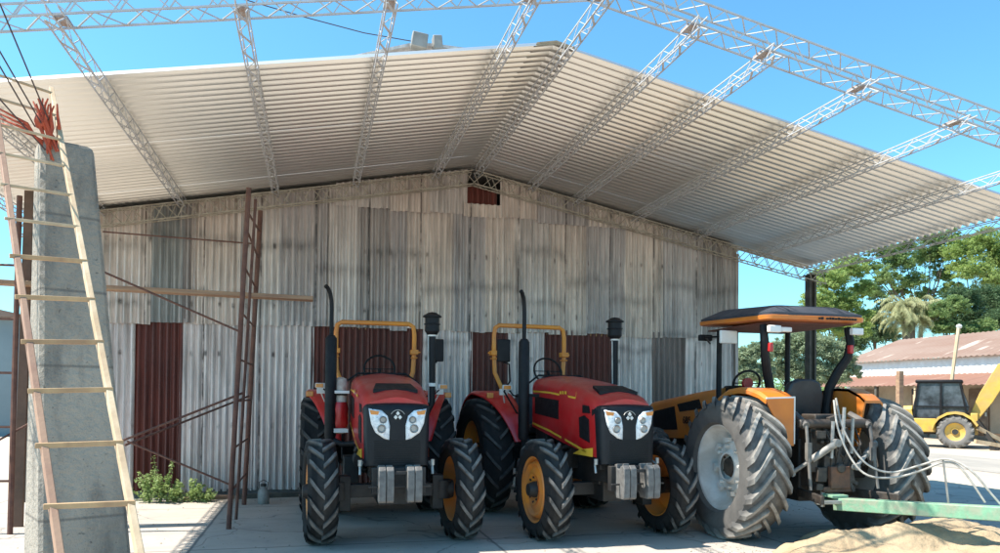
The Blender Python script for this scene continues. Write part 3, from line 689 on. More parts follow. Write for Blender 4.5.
# canopy roof (orange rim + dark crown)
x0, x1, y0, y1 = -.66, .66, -.28, 1.30
def ring(ins, z, bow=0.):
    pts = []
    r = .12
    for cx, cy, a0 in ((x1 - ins - r, y1 - ins - r, 0), (x0 + ins + r, y1 - ins - r, 90), (x0 + ins + r, y0 + ins + r, 180), (x1 - ins - r, y0 + ins + r, 270)):
        for k in range(5):
            a = R(a0 + 90 * k / 4); pts.append(Vector((cx + r * math.cos(a), cy + r * math.sin(a), z + .05 * (cy > .5))))
    return pts
MB().loft([ring(.05, 2.47), ring(.0, 2.482), ring(-.005, 2.525), ring(.02, 2.535)]).build('canopy_rim', M_orange, OT, ang=40)
roofc = MB().loft([ring(.01, 2.530), ring(.008, 2.56), ring(.20, 2.66), ring(.24, 2.668), ring(.45, 2.672)]).build('canopy_roof', pm('dark_blue_grey', (.025, .032, .048), (.04, .048, .065), 3, rough=.55, dust=(.2, .2, .2, .15)), OT, ang=35)
MB().bx(-.55, .55, -.18, 1.2, 2.452, 2.467).build('canopy_lining', pm('dull_red_lining', (.16, .05, .03), (.1, .035, .025), 5, rough=.8), OT)
# rim lettering, too small in the photograph to read: a row of short dark strokes
m = MB(); xx = .0; rr = random.Random(3)
while xx < .52:
    w_ = rr.uniform(.018, .034)
    if rr.random() > .12: m.bx(xx, xx + w_, y0 - .012, y0 - .004, 2.490, 2.490 + rr.choice((.022, .022, .028)))
    xx += w_ + .009
m.build('rim_lettering', M_black, OT, smooth=False)
# posts
for sx in (-1, 1):
    MB().tube([(sx * .56, -.06, 2.43), (sx * .57, -.10, 2.25), (sx * .55, -.08, 2.08), (sx * .47, 0, 1.90), (sx * .40, .05, 1.72), (sx * .36, .06, 1.5), (sx * .36, .05, 1.0)], [.042, .05, .052, .055, .055, .058, .06], 10).build('roof_post', M_black, OT)
    MB().tube([(sx * .50, 1.0, 2.46), (sx * .50, 1.02, 1.3), (sx * .48, 1.02, .9)], .035, 8).build('roof_post', M_black, OT)
    MB().box((sx * .54, -.24, 2.37), (.15, .06, .08)).build('work_lamp', M_white, OT, bevel=.01)
    MB().box((sx * .53, -.15, 2.17), (.05, .06, .10)).build('tail_lamp', M_redl, OT, bevel=.01)
MB().box((-.38, -.2, 2.37), (.16, .06, .055)).build('work_lamp', M_white, OT, bevel=.01)
MB().box((-.60, 1.18, 2.37), (.18, .06, .08)).build('front_lamp', M_black, OT, bevel=.01)
mo = MB().tube([(-.52, 1.2, 2.3), (-.7, 1.0, 2.36), (-.66, .7, 2.35)], .012).build('mirror_arm', M_black, OT)
MB().box((-.60, .62, 2.34), (.25, .04, .16), Matrix.Rotation(R(8), 3, 'Z')).build('mirror', M_white, mo, bevel=.012)
sw = MB(); cx, cy, cz = -.14, .95, 1.78
sw.tube([(cx + .19 * math.cos(a), cy - .1 * math.sin(a) * .6, cz + .16 * math.sin(a)) for a in [2 * math.pi * i / 24 for i in range(25)]], .015, 6); sw.bar((cx - .18, cy, cz), (cx + .18, cy, cz), .02, .015)
so_ = sw.build('steering_wheel', M_black, OT); MB().cyl((cx, cy - .02, cz), .07, .05, 'Y').build('steering_hub', M_redl, so_)
MB().box((cx, 1.15, 1.4), (.3, .25, .7)).build('dashboard', M_black, OT, bevel=.03)
st = MB()
pr = [(-.24, 1.38), (-.25, 1.62), (-.19, 1.78), (-.08, 1.82), (.08, 1.82), (.19, 1.78), (.25, 1.62), (.24, 1.38)]
st.loft([[Vector((x, -.02 - (z - 1.4) * .15, z)) for x, z in pr], [Vector((x, .09 - (z - 1.4) * .15, z)) for x, z in pr]])
st.bx(-.25, .25, .05, .5, 1.28, 1.42); st.bx(-.18, .18, .1, .4, 1.0, 1.28)
st.build('seat', M_seat, OT, bevel=.025)
# rear end: three-point linkage
r = MB(); r.bx(-.27, .27, -.52, -.3, .62, 1.25); r.bx(-.16, .16, -.60, -.5, .72, .98); r.bx(-.2, .2, -.5, -.25, 1.2, 1.42); r.cyl((0, -.55, 1.32), .05, .9, 'X'); r.cyl((0, -.62, .84), .05, .12, 'Y')
for k in range(5): r.cyl((-.17 + k * .085, -.55, 1.12), .022, .08, 'Y', 10)
r.build('gearbox', M_grease, OT, bevel=.012)
rr = random.Random(5)
r = MB()
for k in range(16):
    x = rr.uniform(-.36, .36); z = rr.uniform(.6, 1.4); r.box((x, -.48 - rr.random() * .12, z), (rr.uniform(.04, .12), rr.uniform(.05, .12), rr.uniform(.04, .16)), Matrix.Rotation(rr.uniform(-.5, .5), 3, 'Y'))
for k in range(10):
    x = rr.uniform(-.3, .3); r.tube([(x, -.5, rr.uniform(1.2, 1.45)), (x + rr.uniform(-.1, .1), -.62, 1.1), (x + rr.uniform(-.15, .15), -.6, rr.uniform(.7, .95))], .012, 6)
r.build('valve_block', M_grease, OT, bevel=.006)
MB().bx(-.12, .12, -.66, -.60, .62, .86).bx(-.2, .2, -.64, -.58, .58, .64).build('pto_guard', pm('pto_rust', (.20, .09, .05), (.11, .06, .04), 12, rough=.8, bump=.3), OT, bevel=.01)
for sx in (-1, 1):
    MB().tube([(sx * .36, -.35, 1.42), (sx * .40, -.62, 1.30)], .038, 8).tube([(sx * .40, -.62, 1.30), (sx * .42, -.72, .62)], .017, 8).box((sx * .405, -.66, 1.02), (.05, .05, .2)).build('lift_arm', pm('worn_link', (.13, .125, .12), (.07, .06, .055), 10, rough=.6, dust=(.3, .27, .22, .5)), OT)
    MB().bar((sx * .26, -.25, .55), (sx * .47, -.98, .55), .04, .09).build('lower_link', M_grease, OT, bevel=.008)
for (a, b) in (((-.50, -.50, .78), (-.10, -.72, 1.12)), ((.14, -.72, .86), (.62, -.48, 1.12))):
    a = Vector(a); b = Vector(b); m_ = a.lerp(b, .45)
    MB().tube([a, m_], .022, 10).tube([m_, b], .038, 12).cyl(b, .042, .06, 'Y').cyl(a, .035, .06, 'Y').build('hydraulic_ram', pm('dusty_ram', (.36, .335, .30), (.20, .185, .165), 12, rough=.6), OT)
for x, z0, z1 in ((-.12, .95, 1.35), (.13, 1.0, 1.38), (.02, 1.1, 1.5)):
    MB().tube([(x, -.66, z0), (x + .02, -.66, z1)], .018, 8).build('link_rod', M_steel, OT)
MB().bar((-.42, -.80, .50), (.42, -.80, .50), .05, .035).bar((0, -.3, .48), (0, -.92, .48), .09, .04).build('drawbar', M_steel, OT, bevel=.004)

# ------------------------------------------------------------------ green implement tongue, hoses
GT = thing('green_tow_bar', 'faded green steel tow bar hitched behind the orange tractor', 'tow bar', (5.43, 6.95, .47))
A = Vector((0, 0, 0)); B = P(1000, 513, 6.95) - Vector((5.43, 6.95, .47)); Dn = (B - A).normalized(); E = B + Dn * 2.2
MB().bar(A, E, .13, .13).build('beam', M_green, GT, bevel=.008)
MB().bar(A - Dn * .18 + Vector((0, 0, .02)), A + Dn * .12 + Vector((0, 0, .02)), .07, .05).box(A + Vector((0, 0, .085)), (.2, .16, .03)).build('coupling', M_green, GT, bevel=.006)
MB().cyl(A - Dn * .14 + Vector((0, 0, .06)), .025, .2).build('hitch_pin', M_steel, GT)
k1 = P(949, 507, 7.3) - GT.location; k2 = P(943, 459, 7.3) - GT.location
MB().tube([k1, k2], .010, 6).build('hose_stand', M_steel, GT)
for i, dx in enumerate((0, 1)):
    wp = [(836, 398, 8.0), (842, 425, 7.9), (856, 452, 7.8), (872, 467, 7.7), (893, 472, 7.6), (920, 465, 7.45), (942, 459, 7.3), (958, 462, 7.2), (975, 474, 7.1), (990, 492, 7.05), (1004, 508, 7.0)]
    if dx: wp = [(834, 400, 7.95), (838, 428, 7.85), (851, 458, 7.75), (868, 475, 7.65), (895, 477, 7.55), (922, 470, 7.42), (944, 462, 7.3), (961, 468, 7.2), (985, 502, 7.1)]
    pts = [P(*w_) for w_ in wp]; sm = []
    for j in range(len(pts) - 1):
        p0, p1, p2, p3 = pts[max(j - 1, 0)], pts[j], pts[j + 1], pts[min(j + 2, len(pts) - 1)]
        for q in range(5):
            t = q / 5; sm.append(.5 * ((2 * p1) + (-p0 + p2) * t + (2 * p0 - 5 * p1 + 4 * p2 - p3) * t * t + (-p0 + 3 * p1 - 3 * p2 + p3) * t ** 3))
    sm.append(pts[-1])
    o = MB().tube(sm, .0105, 8).build('hydraulic_hose', M_hose)
    tag(o, ('upper of the two pale hoses, arching over to the tow bar' if not dx else 'lower and shorter of the two pale hydraulic hoses near the tow bar'), 'hose', 'pale hydraulic hoses')

# sand heap
def sand_mat():
    k = N('damp_sand'); c = k.mix(k.ramp(k.noise(2.2, det=8), .35, .65), (.44, .33, .205), (.33, .24, .145))
    c = k.mix(k.ramp(k.noise(30, det=4), .55, .7, 0, .4), c, (.3, .23, .15)); k.col(c); k.rough(.97); k.bump(k.noise(14, det=10), .9, .03); return k.m
n = 110; vs = []; fs = []
cx0, cy0 = 6.7, 6.15; ax, ay = 2.55, 1.25
for i in range(n + 1):
    for j in range(n + 1):
        u, v = -1 + 2 * i / n, -1 + 2 * j / n
        r_ = math.sqrt(u * u + v * v); wob = 1 + .22 * mn.noise(Vector((u * 1.3, v * 1.3, 3)))
        h = max(0, 1 - (r_ * wob) ** 2) ** .8 * .30 * (1 + .7 * mn.noise(Vector((u * 2.6, v * 2.2, 7)))) + .07 * mn.noise(Vector((u * 7, v * 4, 1))) + .03 * abs(mn.noise(Vector((u * 18, v * 9, 2)))) + .012 * mn.noise(Vector((u * 45, v * 22, 2)))
        vs.append((cx0 + ax * u, cy0 + ay * v, h - .02 - max(0, r_ - .95) * .3))
for i in range(n):
    for j in range(n): fs.append((i * (n + 1) + j, (i + 1) * (n + 1) + j, (i + 1) * (n + 1) + j + 1, i * (n + 1) + j + 1))
tag(MB().add(vs, fs).build('sand_heap', sand_mat(), ang=180), 'low heap of tan sand on the ground beneath the green tow bar', 'sand heap')

mb = MB(); rr = random.Random(41)
for k in range(2600):
    if k < 1500: a = rr.uniform(0, 6.28); q = rr.uniform(.85, 1.35); x, y = cx0 + ax * q * math.cos(a), cy0 + ay * q * math.sin(a)
    else: x, y = rr.uniform(-3.5, 8.5), rr.choice((rr.uniform(6.8, 12.1), rr.uniform(11.6, 12.15)))
    z_ = rr.uniform(.004, .013); h_ = .012
    mb.add([(x + z_ * rr.uniform(.6, 1.4), y, h_), (x, y + z_ * rr.uniform(.6, 1.4), h_), (x - z_, y - z_ * .3, h_), (x - z_ * .2, y - z_, h_), (x, y, h_ + z_ * rr.uniform(.6, 1.1))], [(0, 1, 4), (1, 2, 4), (2, 3, 4), (3, 0, 4)])
tag(mb.build('grit', pm('grit', (.36, .29, .21), (.2, .18, .15), 20, rough=.95), smooth=False), 'loose grit and sand grains scattered over the concrete', 'grit', kind='stuff')
# ------------------------------------------------------------------ concrete pillar, ladder, scaffold, plank
def pill_mat():
    k = N('cast_concrete'); c = k.mix(k.ramp(k.noise(1.6, (1, 1, .5), det=8), .3, .7), (.37, .325, .265), (.24, .21, .17))
    c = k.mix(k.ramp(k.noise(3, (1, 1, .35), det=9, rough=.7), .48, .68, 0, .8), c, (.11, .10, .09))
    z = k.xyz()[2]; c = k.mix(k.ramp(k.math('PINGPONG', z, .30), .004, .016, .6, 0), c, (.10, .09, .08)); c = k.mix(k.ramp(k.noise(26, det=3), .66, .72, 0, .7), c, (.06, .055, .05))
    k.col(c); k.rough(.9); k.bump(k.noise(18, det=9), .9, .035); return k.m
PL = thing('concrete_pillar', 'tall tapering grey concrete pillar behind the wooden ladder', 'pillar', (-1.865, 6.85, 0), R(27))
def sq(hx, hy, z, ch=.03): return [Vector((x, y, z)) for x, y in ((-hx, -hy + ch), (-hx + ch, -hy), (hx - ch, -hy), (hx, -hy + ch), (hx, hy - ch), (hx - ch, hy), (-hx + ch, hy), (-hx, hy - ch))]
secs = [sq(lerp(.34, .19, z / 3.55), lerp(.34, .15, z / 3.55), z) for z in [3.55 * i / 12 for i in range(13)]]
secs += [sq(.18, .14, 3.585), sq(.165, .125, 3.60)]
for sc in secs:
    for v in sc: v.x -= .16 * v.z / 3.6
MB().loft(secs).build('shaft', pill_mat(), PL, ang=30)

LD = thing('wooden_ladder', 'long home-made wooden ladder leaning up past the grey concrete pillar', 'ladder', (-2.2, 4.0, 0))
def Lr(i):   # right rail point for rung i
    t0 = 3.7; t = t0 * (1 + .0637 * i); y = [502, 447, 396, 348, 303, 264, 228, 197, 172, 147, 121, 96]
    return t
ry = [502, 447, 396, 348, 303, 264, 228, 198, 171, 146, 121, 97]
ro = LD.location
def onplane(y_px, i): return Lr(i)
rt0 = P(132, 502, Lr(0)); rt1 = P(46.5, 92, Lr(11))
ld = (rt1 - rt0).normalized()
lf0 = P(55, 505, Lr(0) * .974); lf1 = P(-16, 71, Lr(11) * .92)
def on(a, b, f): return a + (b - a) * f
for a, b, mt in ((rt0, rt1, M_woodp), (lf0, lf1, M_woodr)):
    f0 = -a.z / (b.z - a.z); MB().bar(on(a, b, f0) - ro, on(a, b, 1.02) - ro, .034, .048).build('rail', mt, LD, bevel=.004)
for i in range(-4, 12):
    f = i / 11.0; p = on(rt0, rt1, f); q = on(lf0, lf1, f); e = (q - p).normalized() * .03; dn = Vector((0, .028, 0))
    MB().bar(p - e - ro - dn, q + e - ro - dn, .018 if i < 6 else .014, .027 if i < 6 else .020).build('rung', M_wood if i < 6 else M_woodp, LD, bevel=.003)

SC = thing('scaffold', 'rusty ladder-like scaffold frame of two upright tubes standing before the shed wall', 'scaffold', (-.95, 9.3, 0))
b0 = Vector((-.95, 9.28, 0)); b1 = Vector((-.95, 11.25, 0)); o_ = SC.location
tA = PY(246, 187, 9.34); tB = PY(258, 210, 11.3)
MB().tube([b0 - o_, tA - o_], .030, 10).build('upright', M_rust, SC); MB().tube([b1 - o_, tB - o_], .034, 10).build('upright', M_rust, SC)
m = b0.lerp(tA, .0) - o_
MB().tube([b0 + Vector((.07, .12, .1)) - o_, tA + Vector((.07, .12, -.1)) - o_], .018, 8).build('upright', M_rust, SC)
for z in (.45, .95, 1.5, 2.0, 2.55, 3.1, 3.55):
    f0 = z / tA.z; f1 = z / tB.z
    MB().tube([b0.lerp(tA, f0) - o_, b1.lerp(tB, f1) - o_], .013, 7).build('crossbar', M_rust, SC)
    
MB().tube([b0.lerp(tA, .93) - o_, b1.lerp(tB, .93) - o_], .014, 7).build('crossbar', M_rust, SC)
def rod(name, pts, r, mat, label, cat, group=None):
    return tag(MB().tube(pts, r, 7).build(name, mat), label, cat, group)
gbr = 'rusty bracing tubes tied to the scaffold'
rod('bracing_tube', [PY(98, 270, 9.5), PY(238, 331, 9.3)], .013, M_rust, 'thin brown tube sloping down from the pillar to the scaffold, highest of the sloping braces', 'brace', gbr)
rod('bracing_tube', [PY(122, 441, 9.1), PY(245, 392, 9.35)], .014, M_rust, 'upper of two close rusty tubes rising towards the scaffold', 'brace', gbr)
rod('bracing_tube', [PY(126, 445, 9.2), PY(249, 396, 10.3)], .014, M_rust, 'lower of two close rusty tubes rising towards the scaffold', 'brace', gbr)
rod('bracing_tube', [PY(128, 441, 9.15), PY(238, 487, 9.3)], .012, M_rust, 'thin rusty tube falling towards the foot of the scaffold, above the weeds', 'brace', gbr)
rod('bracing_tube', [PY(100, 231, 9.6), PY(250, 243, 10.0)], .010, M_rust, 'thin nearly level rusty rod high between pillar and scaffold', 'brace', gbr)
a = PY(-60, 283, 9.8); b = PY(312, 301, 9.8); a.z = 2.86; b.z = 2.80
tag(MB().bar(a, b, .22, .05).build('scaffold_plank', M_woodx, bevel=.004), 'long raw wooden plank laid level across the scaffold at head height and above', 'plank')
# left standards seen between picture edge and pillar
LS = thing('scaffold', 'dark scaffold frame of upright tube and crossbars at the far left, left of the pillar', 'scaffold', (-4.5, 9.0, 0)); o_ = Vector((-4.5, 9.0, 0))
a = PY(13, 522, 9.4); a.z = 0; b = PY(16, 195, 9.4)
MB().tube([a - o_, b - o_], .03, 8).build('upright', M_rust, LS)
a2 = a + Vector((-1.0, .1, 0)); b2 = b + Vector((-1.0, .1, 0)); MB().tube([a2 - o_, b2 - o_], .03, 8).build('upright', M_rust, LS)
for z in (.6, 1.2, 1.8, 2.4, 3.0): MB().tube([a.lerp(b, z / b.z) - o_, a2.lerp(b2, z / b.z) - o_], .014, 7).build('crossbar', M_rust, LS)
a = PY(21, 505, 9.9); a.z = 0; b = PY(26, 190, 9.9)
tag(MB().bar(a, b, .10, .05, (0, 1, 0)).build('upright_board', pm('dark_board', (.16, .09, .06), (.1, .06, .04), 4, rough=.8), bevel=.004), 'dark brown board standing upright just left of the concrete pillar', 'board')
rod('tie_rod', [PY(-40, 462, 9.2), PY(40, 418, 9.6)], .012, M_rust, 'short rusty rod slanting low between picture edge and pillar', 'rod')
# ropes and straps at the pillar head
OR = thing('strap_bundle', 'bundle of orange red webbing straps knotted at the top of the ladder', 'straps', tuple(P(38, 125, 5.9)))
o_ = OR.location; rr = random.Random(11)
K = P(46, 140, 5.9); 
for k in range(12):
    e = P(28 + k * 2.1 + rr.uniform(-3, 3), 98 + rr.uniform(-4, 6), 5.9 + rr.uniform(-.12, .12)); md = e.lerp(K, .5) + Vector((rr.uniform(-.05, .05), 0, rr.uniform(-.05, .02)))
    MB().tube([e - o_, e.lerp(md, .5) - o_ + Vector((rr.uniform(-.02, .02), 0, 0)), md - o_, K + Vector((rr.uniform(-.06, .06), 0, rr.uniform(-.16, .05))) - o_], [.006, .010, .014, .007], 6).build('strap', M_ropes, OR)
for k in range(4):
    e = P(-12, 104 + k * 5, 5.7 + .05 * k); md = P(22, 122 + k * 3, 5.8)
    MB().tube([e - o_, md - o_, K + Vector((-.05, 0, -.06 + .02 * k)) - o_], [.005, .013, .006], 6).build('strap', M_ropes, OR)
MB().lathe([(-.05, .0001), (-.05, .05), (0, .065), (.05, .05), (.05, .0001)], 10, P(38, 120, 5.88) - o_, 'Z').build('knot', M_ropes, OR)
gc = 'dark guy wires running up from the ladder head'
for i, (x0_, y0_, x1_, y1_, lb) in enumerate(((-8, 0, 46, 124, 'rightmost of the dark guy wires crossing the sky at top left'), (-30, 10, 40, 128, 'second dark guy wire from the right at top left'), (-30, 25, 30, 125, 'third dark guy wire from the right at top left'), (-40, 60, 42, 150, 'lowest slanting dark guy wire at the far left edge'))):
    rod('guy_wire', [P(x0_, y0_, 4.9), P(x1_, y1_, 5.9)], .0055, M_cable, lb, 'wire', gc)
rod('overhead_cable', [P(225, -8, 26), P(300, 14, 28), P(360, 30, 30), P(440, 44, 32)], .02, M_cable, 'thin dark cable sagging across the sky above the canopy', 'cable')

# weeds, flask, base timber
M_weed = leafmat('weed_leaf', (.22, .30, .10), (.32, .38, .17), .4, 5)
def leafcloud(mb, c, rad, n, size, rr, flat=.6):
    for _ in range(n):
        while True:
            p = Vector((rr.uniform(-1, 1), rr.uniform(-1, 1), rr.uniform(-1, 1)))
            if p.length < 1: break
        p = Vector((c[0] + p.x * rad[0], c[1] + p.y * rad[1], c[2] + p.z * rad[2]))
        a = Vector((rr.gauss(0, 1), rr.gauss(0, 1), rr.gauss(0, flat))).normalized(); b = a.cross(Vector((rr.gauss(0, 1), rr.gauss(0, 1), rr.gauss(0, 1)))).normalized()
        s_ = size * rr.uniform(.6, 1.4)
        mb.add([p - a * s_, p - b * s_ * .45, p + a * s_, p + b * s_ * .45], [(0, 1, 2, 3)])
rr = random.Random(21)
gw = 'weeds growing along the shed wall'
for i, (px, top_, w_, lb) in enumerate(((152, 474, .17, 'leftmost clump of green weeds at the foot of the shed wall'), (163, 462, .13, 'tallest spiky clump of weeds against the shed wall'), (178, 482, .17, 'middle rounded clump of weeds at the foot of the shed wall'), (195, 480, .15, 'clump of weeds just left of the rightmost one by the wall'), (208, 488, .11, 'small rightmost clump of weeds by the shed wall'))):
    b = PY(px, 500, 11.7); b.z = 0; h = max(.15, PY(px, top_, 11.7).z)
    t = thing('weed_clump', lb, 'weed', tuple(b), 0, gw)
    st = MB(); lf = MB()
    for k in range(9):
        tip = Vector((rr.gauss(0, w_ * .6), rr.gauss(0, .12), h * rr.uniform(.5, 1.15)))
        st.tube([(0, 0, 0), (tip.x * .4, tip.y * .4, tip.z * .55), tip], [.006, .005, .002], 4)
        for q in range(9):
            c = tip * lerp(.25, 1, q / 8); leafcloud(lf, c, (.04, .04, .03), 6, .026, rr)
    leafcloud(lf, (0, 0, h * .25), (w_ * 1.1, .16, h * .28), 130, .024, rr)
    st.build('stem', M_weed, t); lf.build('leaves', M_weed, t, smooth=False, fixn=False)
fl = thing('metal_flask', 'small dented grey metal can standing against the shed wall right of the scaffold', 'can', tuple(PY(265, 505, 11.3).xy) + (0,)); fl.scale = (.85, .85, .8)
MB().lathe([(0, .0001), (0, .085), (.03, .095), (.22, .095), (.26, .08), (.30, .045), (.34, .04)], 20, (0, 0, 0), 'Z').build('body', M_crane, fl); MB().lathe([(.33, .0001), (.33, .05), (.37, .05), (.38, .0001)], 16, (0, 0, 0), 'Z').build('cap', M_dark, fl)
MB().tube([(-.06, 0, .28), (-.07, 0, .4), (.0, 0, .44), (.07, 0, .4), (.06, 0, .28)], .008, 6).build('handle', M_dark, fl)
gp = 'old boards lying along the foot of the wall'
a = PY(186, 498, 11.9); b = PY(236, 497, 11.95); a.z = .03; b.z = .035
tag(MB().bar(a, b, .12, .05).build('base_board', M_woodx, bevel=.005), 'pale board on the ground between the weeds and the scaffold', 'board', gp)
a = PY(238, 500, 11.9); b = PY(300, 498, 12.0); a.z = .04; b.z = .04
tag(MB().bar(a, b, .10, .08).build('base_board', M_post, bevel=.005), 'dark beam lying along the wall foot behind the grey can', 'board', gp)

# ------------------------------------------------------------------ long barn on the right (facade along Y)
BX = 25.0
BN = thing('long_barn', 'long low white barn with rusty sheet roof and lean-to porch at far right', 'barn', (BX, 30, 0))
def bm_mat(name, c1, c2, c3):
    k = N(name); c = k.mix(k.ramp(k.noise(.7, (1, .35, 1), det=9), .3, .7), c1, c2)
    c = k.mix(k.ramp(k.noise(1.2, (.3, 2.2, 1), det=5), .60, .68, 0, .7), c, c3)
    y = k.xyz()[1]; c = k.mix(k.ramp(k.math('PINGPONG', y, .4), .0, .04, .45, 0), c, tuple(x * .5 for x in c1))
    k.col(c); k.rough(.85); return k.m
M_rr = bm_mat('rusty_roof', (.20, .115, .08), (.26, .185, .145), (.50, .43, .36)); M_rr2 = bm_mat('rusty_porch_roof', (.27, .14, .095), (.22, .105, .07), (.36, .25, .19))
ya, yb = -14, 1.2
def slab(mb, x0, z0, x1, z1, ya, yb, th=.05):
    n = 60
    vs = []; fs = []
    for i in range(n * 4 + 1):
        y = ya + (yb - ya) * i / (n * 4); w_ = .02 * math.cos(i * math.pi / 2)
        vs += [(x0, y, z0 + w_), (x1, y, z1 + w_)]
    for i in range(n * 4): fs.append((2 * i, 2 * i + 2, 2 * i + 3, 2 * i + 1))
    return mb.add(vs, fs)
slab(MB(), -.25, 3.28, 3.4, 4.55, ya - .3, yb + .3).build('roof', M_rr, BN); slab(MB(), 3.4, 4.55, 7.0, 3.3, ya - .3, yb + .3).build('roof', M_rr, BN)
MB().bx(0, .25, ya, yb, 2.55, 3.30).build('upper_wall', M_white, BN); MB().bx(.02, .25, ya, yb, 0, 2.56).build('lower_wall', pm('aged_plaster', (.42, .36, .28), (.3, .26, .2), 1.2, rough=.9), BN)
MB().bx(.0, 6.8, yb - .25, yb - .003, 0, 3.25).build('end_wall', M_white, BN)
slab(MB(), -2.2, 2.12, -.02, 2.62, ya - .2, yb + .2).build('porch_roof', M_rr2, BN)
for k in range(8):
    y = ya + .3 + k * 2.1; MB().bx(-2.12, -2.0, y - .06, y + .06, 0, 2.1).build('porch_post', M_post if k % 2 else M_woodp, BN)
for k in range(5):
    y = ya + 1.5 + k * 2.9; d_ = MB().bx(-.03, .015, y, y + .9, 0, 2.0).build('door', pm('barn_door', (.12, .08, .06), (.2, .16, .12), 3, rough=.8), BN)
    MB().bx(-.06, -.03, y + .05, y + .13, .95, 1.1).build('handle', M_steel, d_)
# leaning pale pole and short posts
rod('leaning_pole', [P(944, 440, 25.4) * 1.0, P(959, 327, 25.8)], .06, M_woodp, 'pale pole leaning in front of the barn, white lamp-like cap on top', 'pole')
pe = P(959.3, 326, 25.8)
tag(MB().lathe([(-.07, .0001), (-.07, .07), (0, .10), (.05, .07), (.08, .0001)], 12, pe, 'Z').build('pole_lamp', M_white), 'small white lamp head at the top of the leaning pole', 'lamp')
a = P(899, 440, 24.5); a.z = 0; b = P(900, 371, 24.5)
tag(MB().bar(a, b, .16, .16, (0, 1, 0)).build('wooden_post', M_woodx), 'stubby weathered post standing left of the yellow backhoe', 'post')

# ------------------------------------------------------------------ backhoe loader (front = -x), scaled to its place
bl = P(956, 445, 25.0); bl.z = 0
BH = thing('backhoe_loader', 'yellow backhoe loader with dark cab parked in the yard at right', 'backhoe', tuple(bl), R(-47))
RBb = rubber('tyre_backhoe', .54, (.10, .10, .10), (.34, .31, .27), .8, side=.5)
def bwheel(loc, Rr, w, rimr, out):
    h = MB().lathe([(out * w * .3, .0001), (out * w * .3, .09), (-out * w * .3, .12), (-out * w * .3, .0001)], 14, (0, 0, 0), 'Y').build('wheel', M_dark, BH); h.location = loc
    t = tyre_mb(Rr, w, rimr, 16, lugh=.04, lw=.07); t.v = [(y, x, z) for x, y, z in t.v]; t.build('tyre', RBb, h)
    MB().lathe([(out * w * .36, rimr), (out * w * .2, rimr * .85), (out * w * .1, rimr * .4), (out * w * .25, .1), (out * w * .25, .05), (0, .05), (0, rimr)], 28, (0, 0, 0), 'Y').build('rim', M_cyel, h)
for s_ in (-1, 1):
    bwheel((0, s_ * .72, .54), .54, .34, .29, s_); bwheel((-1.72, s_ * .68, .40), .40, .28, .22, s_)
MB().bx(-2.3, .45, -.3, .3, .42, .72).bar((0, -.6, .54), (0, .6, .54), .2).bar((-1.72, -.6, .42), (-1.72, .6, .42), .14).build('chassis', M_dark, BH, bevel=.02)
MB().loft([[Vector((x, y, z)) for y, z in ((-.38 * k_, .75), (-.38 * k_, 1.2 * zt), (-.28 * k_, 1.32 * zt), (.28 * k_, 1.32 * zt), (.38 * k_, 1.2 * zt), (.38 * k_, .75))] for x, k_, zt in ((-2.55, .85, .93), (-2.4, 1, .98), (-1.25, 1, 1.04))]).build('hood', M_cyel, BH, bevel=.02)
MB().bx(-1.3, -.55, -.62, -.35, .5, .95).bx(-1.3, -.55, .35, .62, .5, .95).build('side_tank', M_cyel, BH, bevel=.02)
for s_ in (-1, 1):
    MB().loft([[Vector((.68 * math.cos(g_), s_ * .5, .56 + .64 * math.sin(g_))), Vector((.68 * math.cos(g_), s_ * .92, .56 + .64 * math.sin(g_))), Vector((.63 * math.cos(g_), s_ * .92, .52 + .6 * math.sin(g_))), Vector((.63 * math.cos(g_), s_ * .5, .52 + .6 * math.sin(g_)))] for g_ in [R(a) for a in (20, 45, 70, 90, 110, 135, 155, 172)]]).build('fender', M_cyel, BH)
    MB().bar((-1.35, s_ * .5, 1.15), (-2.0, s_ * .52, .75), .08, .14).bar((-2.0, s_ * .52, .78), (-2.95, s_ * .52, .35), .08, .13).bar((-1.2, s_ * .5, .6), (-1.3, s_ * .5, 1.25), .09, .16).build('loader_arm', M_cyel, BH, bevel=.01)
    MB().tube([(-1.3, s_ * .5, .85), (-1.95, s_ * .52, .68)], .035).build('loader_ram', M_steel, BH)
MB().prism([(-2.85, .55), (-3.0, .2), (-3.45, .1), (-3.5, .14), (-3.1, .3), (-2.98, .6)], 'Y', -.95, .95).build('bucket', M_cyel, BH, bevel=.01)
MB().loft([[Vector((x, y, z)) for x, y in ((x0_, -.52), (x0_, .52), (x1_, .52), (x1_, -.52))] for z, x0_, x1_ in ((.95, -1.18, .30), (1.35, -1.22, .38), (2.12, -1.05, .12))]).build('cab_glass', M_glass, BH, smooth=False)
MB().bx(-1.15, .2, -.58, .58, 2.12, 2.24).build('cab_roof', M_black, BH, bevel=.04)
m = MB()
for s_ in (-1, 1):
    for x0_, x1_ in ((-1.20, -1.06), (-.42, -.40), (.34, .13)): m.bar((x0_, s_ * .535, 1.0), (x1_, s_ * .535, 2.13), .06)
    m.bar((-1.2, s_ * .54, 1.35), (.38, s_ * .54, 1.35), .04)
m.build('cab_pillar', M_black, BH); MB().bx(-1.2, .3, -.54, .54, .72, .98).build('cab_base', M_dark, BH)
MB().tube([(-1.1, .58, 1.9), (-1.3, .75, 1.9)], .012).box((-1.32, .78, 1.85), (.05, .12, .2)).build('mirror', M_black, BH)
MB().bx(.42, .62, -.55, .55, .45, 1.15).build('swing_frame', M_cyel, BH, bevel=.02)
def arm(pts, w, nm):
    m = MB()
    for (a, b, h1) in pts: m.bar(a, b, w, h1, (0, 1, 0))
    return m.build(nm, M_cyel, BH, bevel=.015)
m = MB(); 
